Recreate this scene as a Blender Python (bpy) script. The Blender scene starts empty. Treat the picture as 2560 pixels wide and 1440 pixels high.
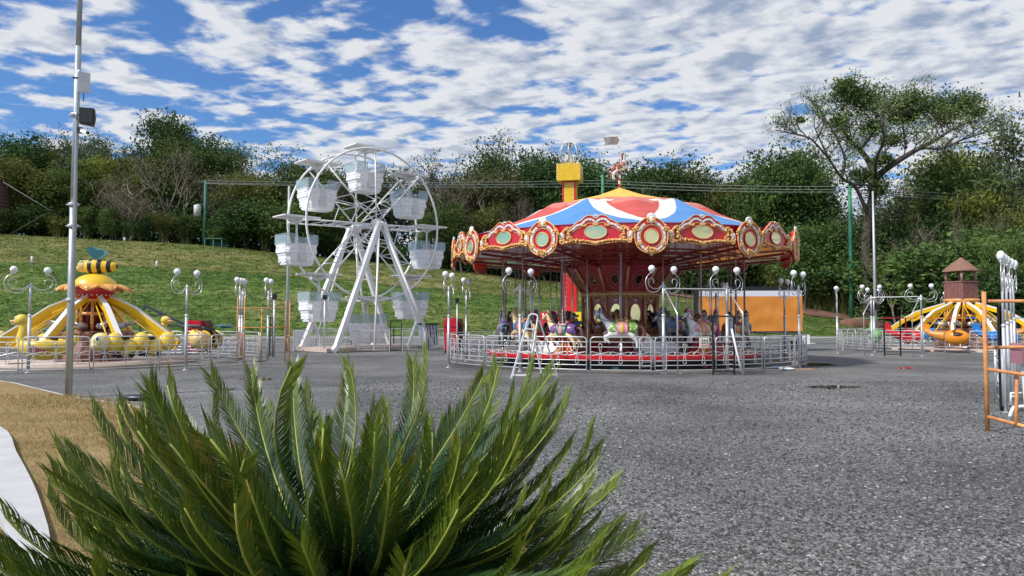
import bpy, math, random
from mathutils import Vector, Matrix, noise
R = math.radians
PI = math.pi
random.seed(7)
scene = bpy.context.scene

# ------------------------------------------------------------------ camera
cd = bpy.data.cameras.new('camera'); cam = bpy.data.objects.new('camera', cd)
scene.collection.objects.link(cam); scene.camera = cam
cd.sensor_width = 36; cd.lens = 26.0; cd.clip_start = 0.05; cd.clip_end = 3000
PITCH = 2.51
cam.location = (0, 0, 1.6); cam.rotation_euler = (R(90 + PITCH), 0, 0)

# ------------------------------------------------------------------ sky and sun
SUN_EL, SUN_AZ = 46.0, 238.0          # azimuth clockwise from +Y
w = bpy.data.worlds.new("World"); scene.world = w; w.use_nodes = True
nt = w.node_tree; N = nt.nodes; L = nt.links
bg = N['Background']
sky = N.new('ShaderNodeTexSky'); sky.sky_type = 'NISHITA'; sky.sun_disc = False
sky.sun_elevation = R(SUN_EL); sky.sun_rotation = R(SUN_AZ)
sky.air_density = 1.2; sky.dust_density = 0.2; sky.ozone_density = 3.0
tc = N.new('ShaderNodeTexCoord'); sep = N.new('ShaderNodeSeparateXYZ')
L.new(tc.outputs['Generated'], sep.inputs[0])
def wm(op, a, b=None, c=None, clamp=False):
    m = N.new('ShaderNodeMath'); m.operation = op; m.use_clamp = clamp
    for i, v in enumerate((a, b, c)):
        if v is None: continue
        if isinstance(v, (int, float)): m.inputs[i].default_value = v
        else: L.new(v, m.inputs[i])
    return m.outputs[0]
zz = wm('ADD', wm('MAXIMUM', sep.outputs[2], 0.0), 0.06)
cx = wm('DIVIDE', sep.outputs[0], zz); cy = wm('DIVIDE', sep.outputs[1], zz)
com = N.new('ShaderNodeCombineXYZ'); L.new(cx, com.inputs[0]); L.new(cy, com.inputs[1])
mp = N.new('ShaderNodeMapping'); mp.inputs['Rotation'].default_value = (0, 0, R(38)); mp.inputs['Scale'].default_value = (1.0, 1.12, 1)
L.new(com.outputs[0], mp.inputs[0])
def wnoise(scale, detail, rough, dist, vec, off=(0, 0, 0)):
    m2 = N.new('ShaderNodeMapping'); m2.inputs['Location'].default_value = off
    L.new(vec, m2.inputs[0])
    n = N.new('ShaderNodeTexNoise'); n.inputs['Scale'].default_value = scale; n.inputs['Detail'].default_value = detail
    n.inputs['Roughness'].default_value = rough; n.inputs['Distortion'].default_value = dist
    L.new(m2.outputs[0], n.inputs[0]); return n.outputs[0]
n1 = wnoise(4.6, 9, 0.54, 0.15, mp.outputs[0], (3.3, 1.7, 0))
n2 = wnoise(1.0, 3, 0.5, 0.0, mp.outputs[0], (1.2, 7.1, 0))
n3 = wnoise(4.6, 9, 0.54, 0.15, mp.outputs[0], (3.275, 1.66, 0))   # same field, shifted: self shading of the puffs
cov = wm('ADD', n1, wm('MULTIPLY', wm('SUBTRACT', n2, 0.5), 0.50))
cov = wm('ADD', cov, wm('MULTIPLY_ADD', sep.outputs[0], 0.17, 0.015))
mask = N.new('ShaderNodeMapRange'); mask.interpolation_type = 'SMOOTHSTEP'
mask.inputs['From Min'].default_value = 0.375; mask.inputs['From Max'].default_value = 0.54
L.new(cov, mask.inputs['Value'])
thick = N.new('ShaderNodeMapRange'); thick.inputs['From Min'].default_value = 0.52; thick.inputs['From Max'].default_value = 0.80
L.new(cov, thick.inputs['Value'])
relief = wm('MULTIPLY', wm('SUBTRACT', n1, n3), 3.2)
br = wm('ADD', wm('SUBTRACT', 1.0, wm('MULTIPLY', thick.outputs[0], 0.62)), relief, clamp=False)
br = wm('MINIMUM', wm('MAXIMUM', br, 0.45), 1.12)
ccol = N.new('ShaderNodeMix'); ccol.data_type = 'RGBA'
ccol.inputs[6].default_value = (2.7, 3.3, 4.5, 1); ccol.inputs[7].default_value = (6.5, 6.7, 7.0, 1)
L.new(wm('SUBTRACT', wm('MULTIPLY', br, 1.85), 0.85, clamp=True), ccol.inputs[0])
tint = N.new('ShaderNodeMix'); tint.data_type = 'RGBA'; tint.blend_type = 'MULTIPLY'; tint.inputs[0].default_value = 1
tint.inputs[7].default_value = (0.50, 0.74, 1.08, 1); L.new(sky.outputs[0], tint.inputs[6])
mixc = N.new('ShaderNodeMix'); mixc.data_type = 'RGBA'
L.new(wm('MULTIPLY', mask.outputs[0], 0.97), mixc.inputs[0]); L.new(tint.outputs[2], mixc.inputs[6]); L.new(ccol.outputs[2], mixc.inputs[7])
L.new(mixc.outputs[2], bg.inputs[0]); bg.inputs[1].default_value = 0.10

sl = bpy.data.lights.new('sun', 'SUN'); so = bpy.data.objects.new('sun', sl); scene.collection.objects.link(so)
sl.energy = 3.6; sl.angle = R(5); sl.color = (1.0, 0.95, 0.87)
sd = Vector((math.sin(R(SUN_AZ)) * math.cos(R(SUN_EL)), math.cos(R(SUN_AZ)) * math.cos(R(SUN_EL)), math.sin(R(SUN_EL))))
so.rotation_euler = sd.to_track_quat('Z', 'Y').to_euler()
scene.view_settings.view_transform = 'Standard'; scene.view_settings.look = 'None'
scene.view_settings.exposure = 0.28; scene.view_settings.gamma = 1.0
scene.cycles.max_bounces = 6; scene.cycles.transparent_max_bounces = 12

# ------------------------------------------------------------------ photo helpers (pixel + true distance -> place)
F = 1848.9
cp_, sp_ = math.cos(R(PITCH)), math.sin(R(PITCH))
def at(px, py, d):
    u = (px - 1280) / F; v = -(py - 720) / F
    dy = cp_ - v * sp_; dz = sp_ + v * cp_
    t = d / dy
    return Vector((u * t, d, 1.6 + dz * t))
def gr(px, py):
    u = (px - 1280) / F; v = -(py - 720) / F
    dy = cp_ - v * sp_; dz = sp_ + v * cp_
    t = -1.6 / dz
    return Vector((u * t, dy * t, 0))
def topx(p):
    d = p[1] * cp_ + (p[2] - 1.6) * sp_
    return 1280 + F * p[0] / d
def lerp_tab(tab, x):
    if x <= tab[0][0]: return tab[0][1]
    for (a, b), (c, d) in zip(tab, tab[1:]):
        if x <= c: return b + (d - b) * (x - a) / (c - a)
    return tab[-1][1]

# ------------------------------------------------------------------ mesh builder
class MB:
    def __init__(s): s.v = []; s.f = []; s.m = []; s.sm = []; s.mi = 0; s.col = None
    def add(s, vs, fs, smooth=False):
        o = len(s.v); s.v += [tuple(p) for p in vs]
        s.f += [tuple(i + o for i in f) for f in fs]; s.m += [s.mi] * len(fs); s.sm += [smooth] * len(fs)
        return s
    def xf(s, M, start=0):
        for i in range(start, len(s.v)): s.v[i] = tuple(M @ Vector(s.v[i]))
        return s
    def box(s, c, sz, rz=0, M=None):
        x, y, z = sz[0] / 2, sz[1] / 2, sz[2] / 2
        vs = [Vector((a * x, b * y, d * z)) for a in (-1, 1) for b in (-1, 1) for d in (-1, 1)]
        q = Matrix.Rotation(rz, 3, 'Z')
        if M is not None: q = M
        vs = [q @ p + Vector(c) for p in vs]
        return s.add(vs, [(0, 1, 3, 2), (4, 6, 7, 5), (0, 4, 5, 1), (2, 3, 7, 6), (0, 2, 6, 4), (1, 5, 7, 3)])
    def beam(s, a, b, w_, h_, up=(0, 0, 1)):
        a = Vector(a); b = Vector(b); d = (b - a); l = d.length; d.normalize()
        side = d.cross(Vector(up))
        if side.length < 1e-4: side = Vector((1, 0, 0))
        side.normalize(); u = side.cross(d)
        M = Matrix((side, d, u)).transposed()
        return s.box((a + b) / 2, (w_, l, h_), M=M)
    def tube(s, pts, r, n=6, closed=False, cap=True, smooth=True, rad=None):
        pts = [Vector(p) for p in pts]; k = len(pts)
        if k < 2: return s
        vs = []; prev = None
        for i, p in enumerate(pts):
            if closed: t = pts[(i + 1) % k] - pts[i - 1]
            else: t = pts[min(i + 1, k - 1)] - pts[max(i - 1, 0)]
            if t.length < 1e-9: t = Vector((0, 0, 1))
            t.normalize()
            if prev is None:
                ref = Vector((0, 0, 1)) if abs(t.z) < 0.9 else Vector((1, 0, 0))
                nn = t.cross(ref).normalized()
            else:
                nn = prev - t * prev.dot(t)
                if nn.length < 1e-6: nn = t.cross(Vector((0.3, 0.5, 0.8)))
                nn.normalize()
            prev = nn; bb = t.cross(nn)
            rr = rad[i] if rad else r
            for j in range(n):
                a = 2 * PI * j / n
                vs.append(p + (nn * math.cos(a) + bb * math.sin(a)) * rr)
        fs = []
        for i in range(k if closed else k - 1):
            for j in range(n):
                i2 = (i + 1) % k
                fs.append((i * n + j, i * n + (j + 1) % n, i2 * n + (j + 1) % n, i2 * n + j))
        if cap and not closed:
            fs.append(tuple(range(n - 1, -1, -1))); fs.append(tuple((k - 1) * n + j for j in range(n)))
        return s.add(vs, fs, smooth)
    def lathe(s, prof, n=24, c=(0, 0, 0), smooth=True, cap=True, a0=0):
        c = Vector(c); vs = []
        for (r, z) in prof:
            for j in range(n):
                a = a0 + 2 * PI * j / n
                vs.append(c + Vector((r * math.cos(a), r * math.sin(a), z)))
        fs = []
        for i in range(len(prof) - 1):
            for j in range(n):
                fs.append((i * n + j, i * n + (j + 1) % n, (i + 1) * n + (j + 1) % n, (i + 1) * n + j))
        s.add(vs, fs, smooth)
        if cap:
            o = len(s.v) - len(vs)
            if prof[0][0] > 1e-5: s.f.append(tuple(o + j for j in range(n - 1, -1, -1))); s.m.append(s.mi); s.sm.append(False)
            if prof[-1][0] > 1e-5: s.f.append(tuple(o + (len(prof) - 1) * n + j for j in range(n))); s.m.append(s.mi); s.sm.append(False)
        return s
    def ball(s, c, r, n=12, m=8, M=None):
        if isinstance(r, (int, float)): r = (r, r, r)
        vs = [Vector((0, 0, -1))]
        for i in range(1, m):
            t = -PI / 2 + PI * i / m
            for j in range(n):
                a = 2 * PI * j / n
                vs.append(Vector((math.cos(t) * math.cos(a), math.cos(t) * math.sin(a), math.sin(t))))
        vs.append(Vector((0, 0, 1)))
        fs = [(0, 1 + (j + 1) % n, 1 + j) for j in range(n)]
        for i in range(m - 2):
            for j in range(n):
                fs.append((1 + i * n + j, 1 + i * n + (j + 1) % n, 1 + (i + 1) * n + (j + 1) % n, 1 + (i + 1) * n + j))
        e = len(vs) - 1
        fs += [(e, 1 + (m - 2) * n + j, 1 + (m - 2) * n + (j + 1) % n) for j in range(n)]
        out = []
        for p in vs:
            q = Vector((p.x * r[0], p.y * r[1], p.z * r[2]))
            if M is not None: q = M @ q
            out.append(q + Vector(c))
        return s.add(out, fs, True)
    def prism(s, poly, t, M=None, z0=0.0):       # poly in xz plane, thickness along -y..; front at y=-z0-t
        n = len(poly)
        vs = [Vector((x, -z0, z)) for x, z in poly] + [Vector((x, -z0 - t, z)) for x, z in poly]
        if M is not None: vs = [M @ p for p in vs]
        fs = [tuple(range(n)), tuple(range(2 * n - 1, n - 1, -1))]
        fs += [(i, n + i, n + (i + 1) % n, (i + 1) % n) for i in range(n)]
        return s.add(vs, fs)
    def mesh(s, name, mats, cols=None):
        me = bpy.data.meshes.new(name); me.from_pydata(s.v, [], s.f); me.update()
        if not isinstance(mats, (list, tuple)): mats = [mats]
        for m in mats: me.materials.append(m)
        me.polygons.foreach_set('material_index', s.m); me.polygons.foreach_set('use_smooth', s.sm)
        if cols is not None:
            ca = me.color_attributes.new('Col', 'FLOAT_COLOR', 'POINT')
            ca.data.foreach_set('color', [x for c in cols for x in c])
        return me
    def build(s, name, mats, parent=None, loc=(0, 0, 0), rz=0, cols=None):
        return link(name, s.mesh(name, mats, cols), parent, loc, rz)
def link(name, me, parent=None, loc=(0, 0, 0), rz=0):
    o = bpy.data.objects.new(name, me); scene.collection.objects.link(o)
    o.location = loc; o.rotation_euler = (0, 0, rz); o.parent = parent
    return o
def tag(o, label, cat, group=None, kind=None):
    o['label'] = label; o['category'] = cat
    if group: o['group'] = group
    if kind: o['kind'] = kind
    return o
def thing(name, label, cat, loc=(0, 0, 0), rz=0, group=None):
    return tag(link(name, None, None, loc, rz), label, cat, group)
def struct(name, mb, mats, **k):
    o = mb.build(name, mats, **k); o['kind'] = 'structure'; return o
def copy_tree(o, parent=None):
    c = o.copy(); scene.collection.objects.link(c); c.parent = parent
    for ch in o.children: copy_tree(ch, c)
    return c
def smooth_path(pts, k=5, closed=False):
    pts = [Vector(p) for p in pts]; n = len(pts); out = []
    for i in range(n if closed else n - 1):
        if closed: p0, p1, p2, p3 = pts[i - 1], pts[i], pts[(i + 1) % n], pts[(i + 2) % n]
        else: p0, p1, p2, p3 = pts[max(i - 1, 0)], pts[i], pts[i + 1], pts[min(i + 2, n - 1)]
        for j in range(k):
            t = j / k
            out.append(0.5 * ((2 * p1) + (p2 - p0) * t + (2 * p0 - 5 * p1 + 4 * p2 - p3) * t * t + (3 * p1 - p0 - 3 * p2 + p3) * t ** 3))
    if not closed: out.append(pts[-1])
    return out
ORD = ['first', 'second', 'third', 'fourth', 'fifth', 'sixth', 'seventh', 'eighth', 'ninth', 'tenth', 'eleventh', 'twelfth',
       'thirteenth', 'fourteenth', 'fifteenth', 'sixteenth', 'seventeenth', 'eighteenth', 'nineteenth', 'twentieth']

# ------------------------------------------------------------------ materials
def srgb(r, g, b):
    f = lambda c: (c / 255 / 12.92) if c / 255 <= 0.04045 else ((c / 255 + 0.055) / 1.055) ** 2.4
    return (f(r), f(g), f(b), 1)
MC = {}
def mat(name, col, rough=0.5, metal=0.0, var=0.12, vscale=3.0, bump=0.0, bscale=40.0, col2=None, spec=0.5, coat=0.0, emit=0.0, alpha=None, vcol=False, objrand=0.0, trans=0.0, sharp=None):
    if name in MC: return MC[name]
    m = bpy.data.materials.new(name); m.use_nodes = True; t = m.node_tree; n = t.nodes; l = t.links
    b = n['Principled BSDF']; b.inputs['Roughness'].default_value = rough; b.inputs['Metallic'].default_value = metal
    b.inputs['Specular IOR Level'].default_value = spec; b.inputs['Coat Weight'].default_value = coat
    tcn = n.new('ShaderNodeTexCoord')
    no = n.new('ShaderNodeTexNoise'); no.inputs['Scale'].default_value = vscale; no.inputs['Detail'].default_value = 6; no.inputs['Roughness'].default_value = 0.6
    l.new(tcn.outputs['Object'], no.inputs[0])
    mr = n.new('ShaderNodeMapRange'); mr.inputs['From Min'].default_value = 0.3; mr.inputs['From Max'].default_value = 0.7
    if sharp: mr.inputs['From Min'].default_value = 0.5 - sharp; mr.inputs['From Max'].default_value = 0.5 + sharp
    l.new(no.outputs[0], mr.inputs[0])
    mx = n.new('ShaderNodeMix'); mx.data_type = 'RGBA'; l.new(mr.outputs[0], mx.inputs[0])
    c = col if len(col) == 4 else (*col, 1)
    if col2 is None:
        mx.inputs[6].default_value = tuple(x * (1 - var) for x in c[:3]) + (1,); mx.inputs[7].default_value = tuple(min(1, x * (1 + var)) for x in c[:3]) + (1,)
    else:
        mx.inputs[6].default_value = c; mx.inputs[7].default_value = col2 if len(col2) == 4 else (*col2, 1)
    out = mx.outputs[2]
    if vcol:
        at_ = n.new('ShaderNodeAttribute'); at_.attribute_name = 'Col'
        mm = n.new('ShaderNodeMix'); mm.data_type = 'RGBA'; mm.blend_type = 'MULTIPLY'; mm.inputs[0].default_value = 1
        l.new(out, mm.inputs[6]); l.new(at_.outputs['Color'], mm.inputs[7]); out = mm.outputs[2]
    if objrand:
        oi = n.new('ShaderNodeObjectInfo'); hs = n.new('ShaderNodeHueSaturation')
        m1 = n.new('ShaderNodeMapRange'); m1.inputs['To Min'].default_value = 0.5 - 0.03 * objrand; m1.inputs['To Max'].default_value = 0.5 + 0.03 * objrand
        m2 = n.new('ShaderNodeMapRange'); m2.inputs['To Min'].default_value = 1 - 0.4 * objrand; m2.inputs['To Max'].default_value = 1 + 0.4 * objrand
        l.new(oi.outputs['Random'], m1.inputs[0]); l.new(oi.outputs['Random'], m2.inputs[0])
        l.new(m1.outputs[0], hs.inputs['Hue']); l.new(m2.outputs[0], hs.inputs['Value']); l.new(out, hs.inputs['Color']); out = hs.outputs[0]
    l.new(out, b.inputs['Base Color'])
    if bump:
        n2_ = n.new('ShaderNodeTexNoise'); n2_.inputs['Scale'].default_value = bscale; n2_.inputs['Detail'].default_value = 4
        l.new(tcn.outputs['Object'], n2_.inputs[0]); bp = n.new('ShaderNodeBump'); bp.inputs['Strength'].default_value = bump; bp.inputs['Distance'].default_value = 0.02
        l.new(n2_.outputs[0], bp.inputs['Height']); l.new(bp.outputs[0], b.inputs['Normal'])
    if trans:
        tr = n.new('ShaderNodeBsdfTranslucent'); l.new(out, tr.inputs[0]); ms = n.new('ShaderNodeMixShader'); ms.inputs[0].default_value = trans
        l.new(b.outputs[0], ms.inputs[1]); l.new(tr.outputs[0], ms.inputs[2]); l.new(ms.outputs[0], n['Material Output'].inputs[0])
    if alpha is not None: b.inputs['Alpha'].default_value = alpha
    MC[name] = m; return m
FENCE = mat('satin_fence_tube', (0.74, 0.74, 0.74), 0.32, 0.45, 0.1, 4)
STEEL = mat('galvanised_steel', (0.56, 0.57, 0.58), 0.42, 0.45, 0.15, 6)
CHROME = mat('polished_tube', (0.72, 0.72, 0.71), 0.3, 0.6, 0.08, 5)
WHITE = mat('white_paint', (0.83, 0.83, 0.82), 0.4, 0, 0.05, 3)
WPLAST = mat('white_plastic', (0.92, 0.92, 0.93), 0.35, 0, 0.04, 4)
BLACK = mat('black_metal', (0.012, 0.012, 0.014), 0.45, 0, 0.3, 5)
GLOBE = mat('opal_globe', (0.86, 0.86, 0.86), 0.25, 0, 0.02, 3)
RED = mat('red_paint', (0.55, 0.012, 0.02), 0.22, 0, 0.12, 2, coat=0.4)
DRED = mat('dark_red_panel', (0.28, 0.015, 0.02), 0.22, 0, 0.25, 1.5, coat=0.3)
GOLD = mat('gold_relief', (0.72, 0.35, 0.08), 0.42, 0.1, 0.3, 9, col2=(0.86, 0.54, 0.22), bump=0.5, bscale=30)
CREAM = mat('cream_trim', (0.80, 0.52, 0.34), 0.4, 0, 0.1, 5)
SHELL = mat('white_relief', (0.78, 0.76, 0.73), 0.45, 0, 0.08, 9, bump=0.5, bscale=40)
MIRROR = mat('gold_mirror', (0.88, 0.80, 0.42), 0.04, 1.0, 0.03, 2)
YEL = mat('yellow_paint', (0.80, 0.50, 0.015), 0.3, 0, 0.12, 3, coat=0.2)
LYEL = mat('pale_yellow_plastic', (0.80, 0.57, 0.06), 0.35, 0, 0.12, 2, coat=0.2)
ORANGE_RUST = mat('rusty_orange_paint', (0.42, 0.15, 0.06), 0.6, 0, 0.1, 5, col2=(0.86, 0.40, 0.13), bump=0.3)
DECK = mat('worn_deck', (0.30, 0.25, 0.23), 0.4, 0, 0.2, 4)
BARK = mat('bark', (0.10, 0.078, 0.058), 0.9, 0, 0.3, 4, bump=0.5, bscale=12)
PALEBARK = mat('pale_bark', (0.24, 0.20, 0.16), 0.9, 0, 0.3, 4, bump=0.5, bscale=12)
WOOD = mat('timber', (0.30, 0.15, 0.09), 0.7, 0, 0.3, 8)
GLASS = mat('tinted_glass', (0.50, 0.62, 0.66), 0.08, 0, 0.03, 2, alpha=0.32)

# ================================================================== THE SETTING
crest = [(-600, 570), (0, 588), (200, 598), (500, 614), (750, 639), (1000, 664), (1100, 674), (1300, 700), (1500, 716), (1700, 737), (2000, 765), (2200, 778), (2560, 786), (3000, 790)]
terr = [(-600, 648), (0, 657), (400, 669), (700, 688), (1000, 716), (1100, 724), (1300, 742), (1700, 768), (2000, 790), (2200, 804), (2560, 812), (3000, 815)]
DB, DT, DT2, DC = 67.0, 79.0, 80.5, 92.0
def H(x, y):
    if y < DB: return 0.0
    u = 1280 + F * x / y
    zt = at(1280, lerp_tab(terr, u), DT).z; zc = at(1280, lerp_tab(crest, u), DC).z
    n = 0.12 * noise.noise(Vector((x * 0.12, y * 0.12, 0))) + 0.05 * noise.noise(Vector((x * 0.9, y * 0.9, 3)))
    if y < DT: t = (y - DB) / (DT - DB); return 0.13 + (zt - 0.13) * t ** 0.92 + n * min(1, (y - DB) / 2)
    if y < DT2: return zt + 0.1 * (y - DT) + n
    if y < DC: t = (y - DT2) / (DC - DT2); return zt + 0.15 + (zc - zt - 0.15) * math.sin(t * PI / 2) ** 0.9 + n
    return zc + n + (y - DC) * 0.09

def gravel_mat():
    m = bpy.data.materials.new('dark_gravel'); m.use_nodes = True; t = m.node_tree; n = t.nodes; l = t.links; b = n['Principled BSDF']
    tcn = n.new('ShaderNodeTexCoord')
    def vor(scale, rnd=1.0, f='F1'):
        v = n.new('ShaderNodeTexVoronoi'); v.inputs['Scale'].default_value = scale; v.inputs['Randomness'].default_value = rnd; v.feature = f
        l.new(tcn.outputs['Object'], v.inputs['Vector']); return v
    def noi(scale, d=5, r=0.6):
        v = n.new('ShaderNodeTexNoise'); v.inputs['Scale'].default_value = scale; v.inputs['Detail'].default_value = d; v.inputs['Roughness'].default_value = r
        l.new(tcn.outputs['Object'], v.inputs['Vector']); return v
    v1 = vor(52); v2 = vor(21)
    hs = n.new('ShaderNodeSeparateColor'); l.new(v1.outputs['Color'], hs.inputs[0])
    cr = n.new('ShaderNodeValToRGB'); e = cr.color_ramp.elements
    e[0].position = 0; e[0].color = (0.045, 0.045, 0.046, 1); e[1].position = 1.0; e[1].color = (0.36, 0.35, 0.33, 1)
    for p, c in ((0.45, (0.096, 0.096, 0.097, 1)), (0.80, (0.167, 0.166, 0.164, 1)), (0.95, (0.23, 0.23, 0.222, 1))):
        q = e.new(p); q.color = c
    l.new(hs.outputs[0], cr.inputs[0])
    # larger areas: pale dusty stone, darker damp ground
    big = noi(0.22, 6, 0.62); mr = n.new('ShaderNodeMapRange'); mr.inputs['From Min'].default_value = 0.36; mr.inputs['From Max'].default_value = 0.66
    mr.inputs['To Min'].default_value = 0.75; mr.inputs['To Max'].default_value = 1.9; l.new(big.outputs[0], mr.inputs[0])
    mm = n.new('ShaderNodeMix'); mm.data_type = 'RGBA'; mm.blend_type = 'MULTIPLY'; mm.inputs[0].default_value = 1
    l.new(cr.outputs[0], mm.inputs[6]); l.new(mr.outputs[0], mm.inputs[7]); l.new(mm.outputs[2], b.inputs['Base Color'])
    wet = n.new('ShaderNodeMapRange'); wet.inputs['From Min'].default_value = 0.38; wet.inputs['From Max'].default_value = 0.5
    wet.inputs['To Min'].default_value = 0.42; wet.inputs['To Max'].default_value = 0.85; l.new(big.outputs[0], wet.inputs[0]); l.new(wet.outputs[0], b.inputs['Roughness'])
    bp = n.new('ShaderNodeBump'); bp.inputs['Strength'].default_value = 0.9; bp.inputs['Distance'].default_value = 0.022
    ad = n.new('ShaderNodeMath'); ad.operation = 'ADD'; l.new(v1.outputs['Distance'], ad.inputs[0]); l.new(v2.outputs['Distance'], ad.inputs[1])
    iv = n.new('ShaderNodeMath'); iv.operation = 'MULTIPLY'; iv.inputs[1].default_value = -1; l.new(ad.outputs[0], iv.inputs[0])
    l.new(iv.outputs[0], bp.inputs['Height']); l.new(bp.outputs[0], b.inputs['Normal'])
    return m
GRAVEL = gravel_mat()
def grass_mat(name, a, b_, c_, s1=0.35, stretch=(1, 1, 1), bd=0.10, fine=7.0):
    m = bpy.data.materials.new(name); m.use_nodes = True; t = m.node_tree; n = t.nodes; l = t.links; b = n['Principled BSDF']; b.inputs['Roughness'].default_value = 0.9
    b.inputs['Specular IOR Level'].default_value = 0.15
    tcn = n.new('ShaderNodeTexCoord'); mpn = n.new('ShaderNodeMapping'); mpn.inputs['Scale'].default_value = stretch; l.new(tcn.outputs['Object'], mpn.inputs[0])
    def noi(scale, d=6, r=0.65):
        v = n.new('ShaderNodeTexNoise'); v.inputs['Scale'].default_value = scale; v.inputs['Detail'].default_value = d; v.inputs['Roughness'].default_value = r
        l.new(mpn.outputs[0], v.inputs['Vector']); return v
    big = noi(s1); mid = noi(fine * 0.35, 4); fin = noi(fine, 5, 0.7)
    cr = n.new('ShaderNodeValToRGB'); e = cr.color_ramp.elements
    e[0].position = 0.36; e[0].color = (*a, 1); e[1].position = 0.62; e[1].color = (*c_, 1); q = e.new(0.5); q.color = (*b_, 1)
    mx = n.new('ShaderNodeMix'); mx.data_type = 'FLOAT'; mx.inputs[0].default_value = 0.42; l.new(big.outputs[0], mx.inputs[2]); l.new(mid.outputs[0], mx.inputs[3])
    l.new(mx.outputs[0], cr.inputs[0])
    mr = n.new('ShaderNodeMapRange'); mr.inputs['From Min'].default_value = 0.3; mr.inputs['From Max'].default_value = 0.7; mr.inputs['To Min'].default_value = 0.25; mr.inputs['To Max'].default_value = 1.6
    l.new(fin.outputs[0], mr.inputs[0]); mm = n.new('ShaderNodeMix'); mm.data_type = 'RGBA'; mm.blend_type = 'MULTIPLY'; mm.inputs[0].default_value = 1
    l.new(cr.outputs[0], mm.inputs[6]); l.new(mr.outputs[0], mm.inputs[7]); l.new(mm.outputs[2], b.inputs['Base Color'])
    bp = n.new('ShaderNodeBump'); bp.inputs['Strength'].default_value = 1.0; bp.inputs['Distance'].default_value = bd
    l.new(fin.outputs[0], bp.inputs['Height']); l.new(bp.outputs[0], b.inputs['Normal'])
    return m
HILLG = grass_mat('bank_grass', (0.055, 0.112, 0.024), (0.108, 0.175, 0.038), (0.22, 0.23, 0.08), 0.13, (0.55, 1.3, 1.9), 0.40, 2.0)
HILLG2 = grass_mat('dry_bank_grass', (0.065, 0.110, 0.024), (0.155, 0.175, 0.050), (0.28, 0.25, 0.10), 0.16, (0.55, 1.3, 1.9), 0.40, 2.0)
DRYG = grass_mat('dry_lawn_grass', (0.20, 0.145, 0.065), (0.33, 0.235, 0.105), (0.40, 0.30, 0.14), 0.8, (1, 2, 1), 0.012, 45)
DIRT = mat('red_earth', (0.13, 0.05, 0.032), 0.95, 0, 0.3, 0.8, bump=0.6, bscale=3, col2=(0.22, 0.13, 0.095))
CONC = mat('concrete', (0.50, 0.49, 0.47), 0.85, 0, 0.12, 2, bump=0.3, bscale=60)
PATHM = mat('pale_path_concrete', (0.50, 0.50, 0.50), 0.85, 0, 0.1, 3, bump=0.3, bscale=80)

g = MB(); g.add([(-260, -40, 0), (260, -40, 0), (260, 67.4, 0), (-260, 67.4, 0)], [(0, 1, 2, 3)])
struct('ground', g, GRAVEL)
# far ground sheet reaching the horizon, under the bank
g = MB(); g.add([(-2500, -1500, -0.6), (2500, -1500, -0.6), (2500, 2500, -0.6), (-2500, 2500, -0.6)], [(0, 1, 2, 3)])
struct('terrain', g, HILLG)
# bank
g = MB(); us = [i / 150 for i in range(151)]; ys = []
y = DB
while y < 160: ys.append(y); y += 0.55 if y < 93 else 6
for yy in ys:
    for t in us:
        px = -900 + t * 4300; x = (px - 1280) / F * yy
        g.v.append((x, yy, H(x, yy)))
W_ = len(us)
for i in range(len(ys) - 1):
    for j in range(W_ - 1):
        g.f.append((i * W_ + j, i * W_ + j + 1, (i + 1) * W_ + j + 1, (i + 1) * W_ + j)); g.m.append(0); g.sm.append(True)
for i in range(len(ys) - 1):
    if ys[i] >= DT: g.m[i * (W_ - 1):(i + 1) * (W_ - 1)] = [1] * (W_ - 1)
struct('hill', g, [HILLG, HILLG2])
# kerb at the foot of the bank
k = MB(); k.box((0, 66.9, 0.06), (300, 0.25, 0.16)); tag(struct('kerb', k, CONC), 'pale concrete kerb at the foot of the grass bank', 'kerb', kind='structure')
# red dirt track running down to the right along the top of the bank
g = MB(); rows = []
px = 1050
while px <= 2900:
    w0 = lerp_tab([(1050, 0.5), (1300, 3), (1700, 4.5), (2100, 7), (2900, 8)], px)
    base = lerp_tab([(1050, 90.5), (1400, 89), (1800, 85), (2100, 79), (2900, 76)], px)
    r_ = []
    for k_ in range(7):
        yy = base + w0 * k_ / 6; x = (px - 1280) / F * yy
        r_.append((x, yy, H(x, yy) + 0.10))
    rows.append(r_); px += 12
for r_ in rows: g.v += r_
for i in range(len(rows) - 1):
    for j in range(6): g.f.append((i * 7 + j, (i + 1) * 7 + j, (i + 1) * 7 + j + 1, i * 7 + j + 1)); g.m.append(0); g.sm.append(True)
struct('dirt_road', g, DIRT)
# dry lawn with the palm bed, foreground left; slightly mounded
edge = [gr(-500, 925), gr(-200, 938), gr(0, 955), gr(80, 972), gr(175, 994), gr(270, 1009), gr(345, 1022)] + [Vector(p) for p in ((-4.6, 10.6, 0), (-2.9, 8.6, 0), (-1.3, 6.9, 0), (-0.2, 5.5, 0), (0.45, 4.2, 0), (0.75, 3.0, 0), (0.8, 1.6, 0), (0.6, 0.2, 0), (0.2, -2, 0))]
edge = smooth_path(edge, 6)
g = MB(); cxy = Vector((-9.5, 6.0, 0)); n = len(edge); KR = 14
for i, p in enumerate(edge):
    for k_ in range(KR + 1):
        t = k_ / KR
        q = p.lerp(Vector((-14, p.y * 0.7, 0)), t)
        dd = (q - p).length
        q.z = 0.03 + 0.10 * (1 - math.exp(-dd * 1.2)) + 0.02 * noise.noise(q * 0.8)
        g.v.append(tuple(q))
for i in range(n - 1):
    for k_ in range(KR): g.f.append((i * (KR + 1) + k_, i * (KR + 1) + k_ + 1, (i + 1) * (KR + 1) + k_ + 1, (i + 1) * (KR + 1) + k_)); g.m.append(0); g.sm.append(True)
lawn = struct('lawn', g, DRYG)
kb = MB()
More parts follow.
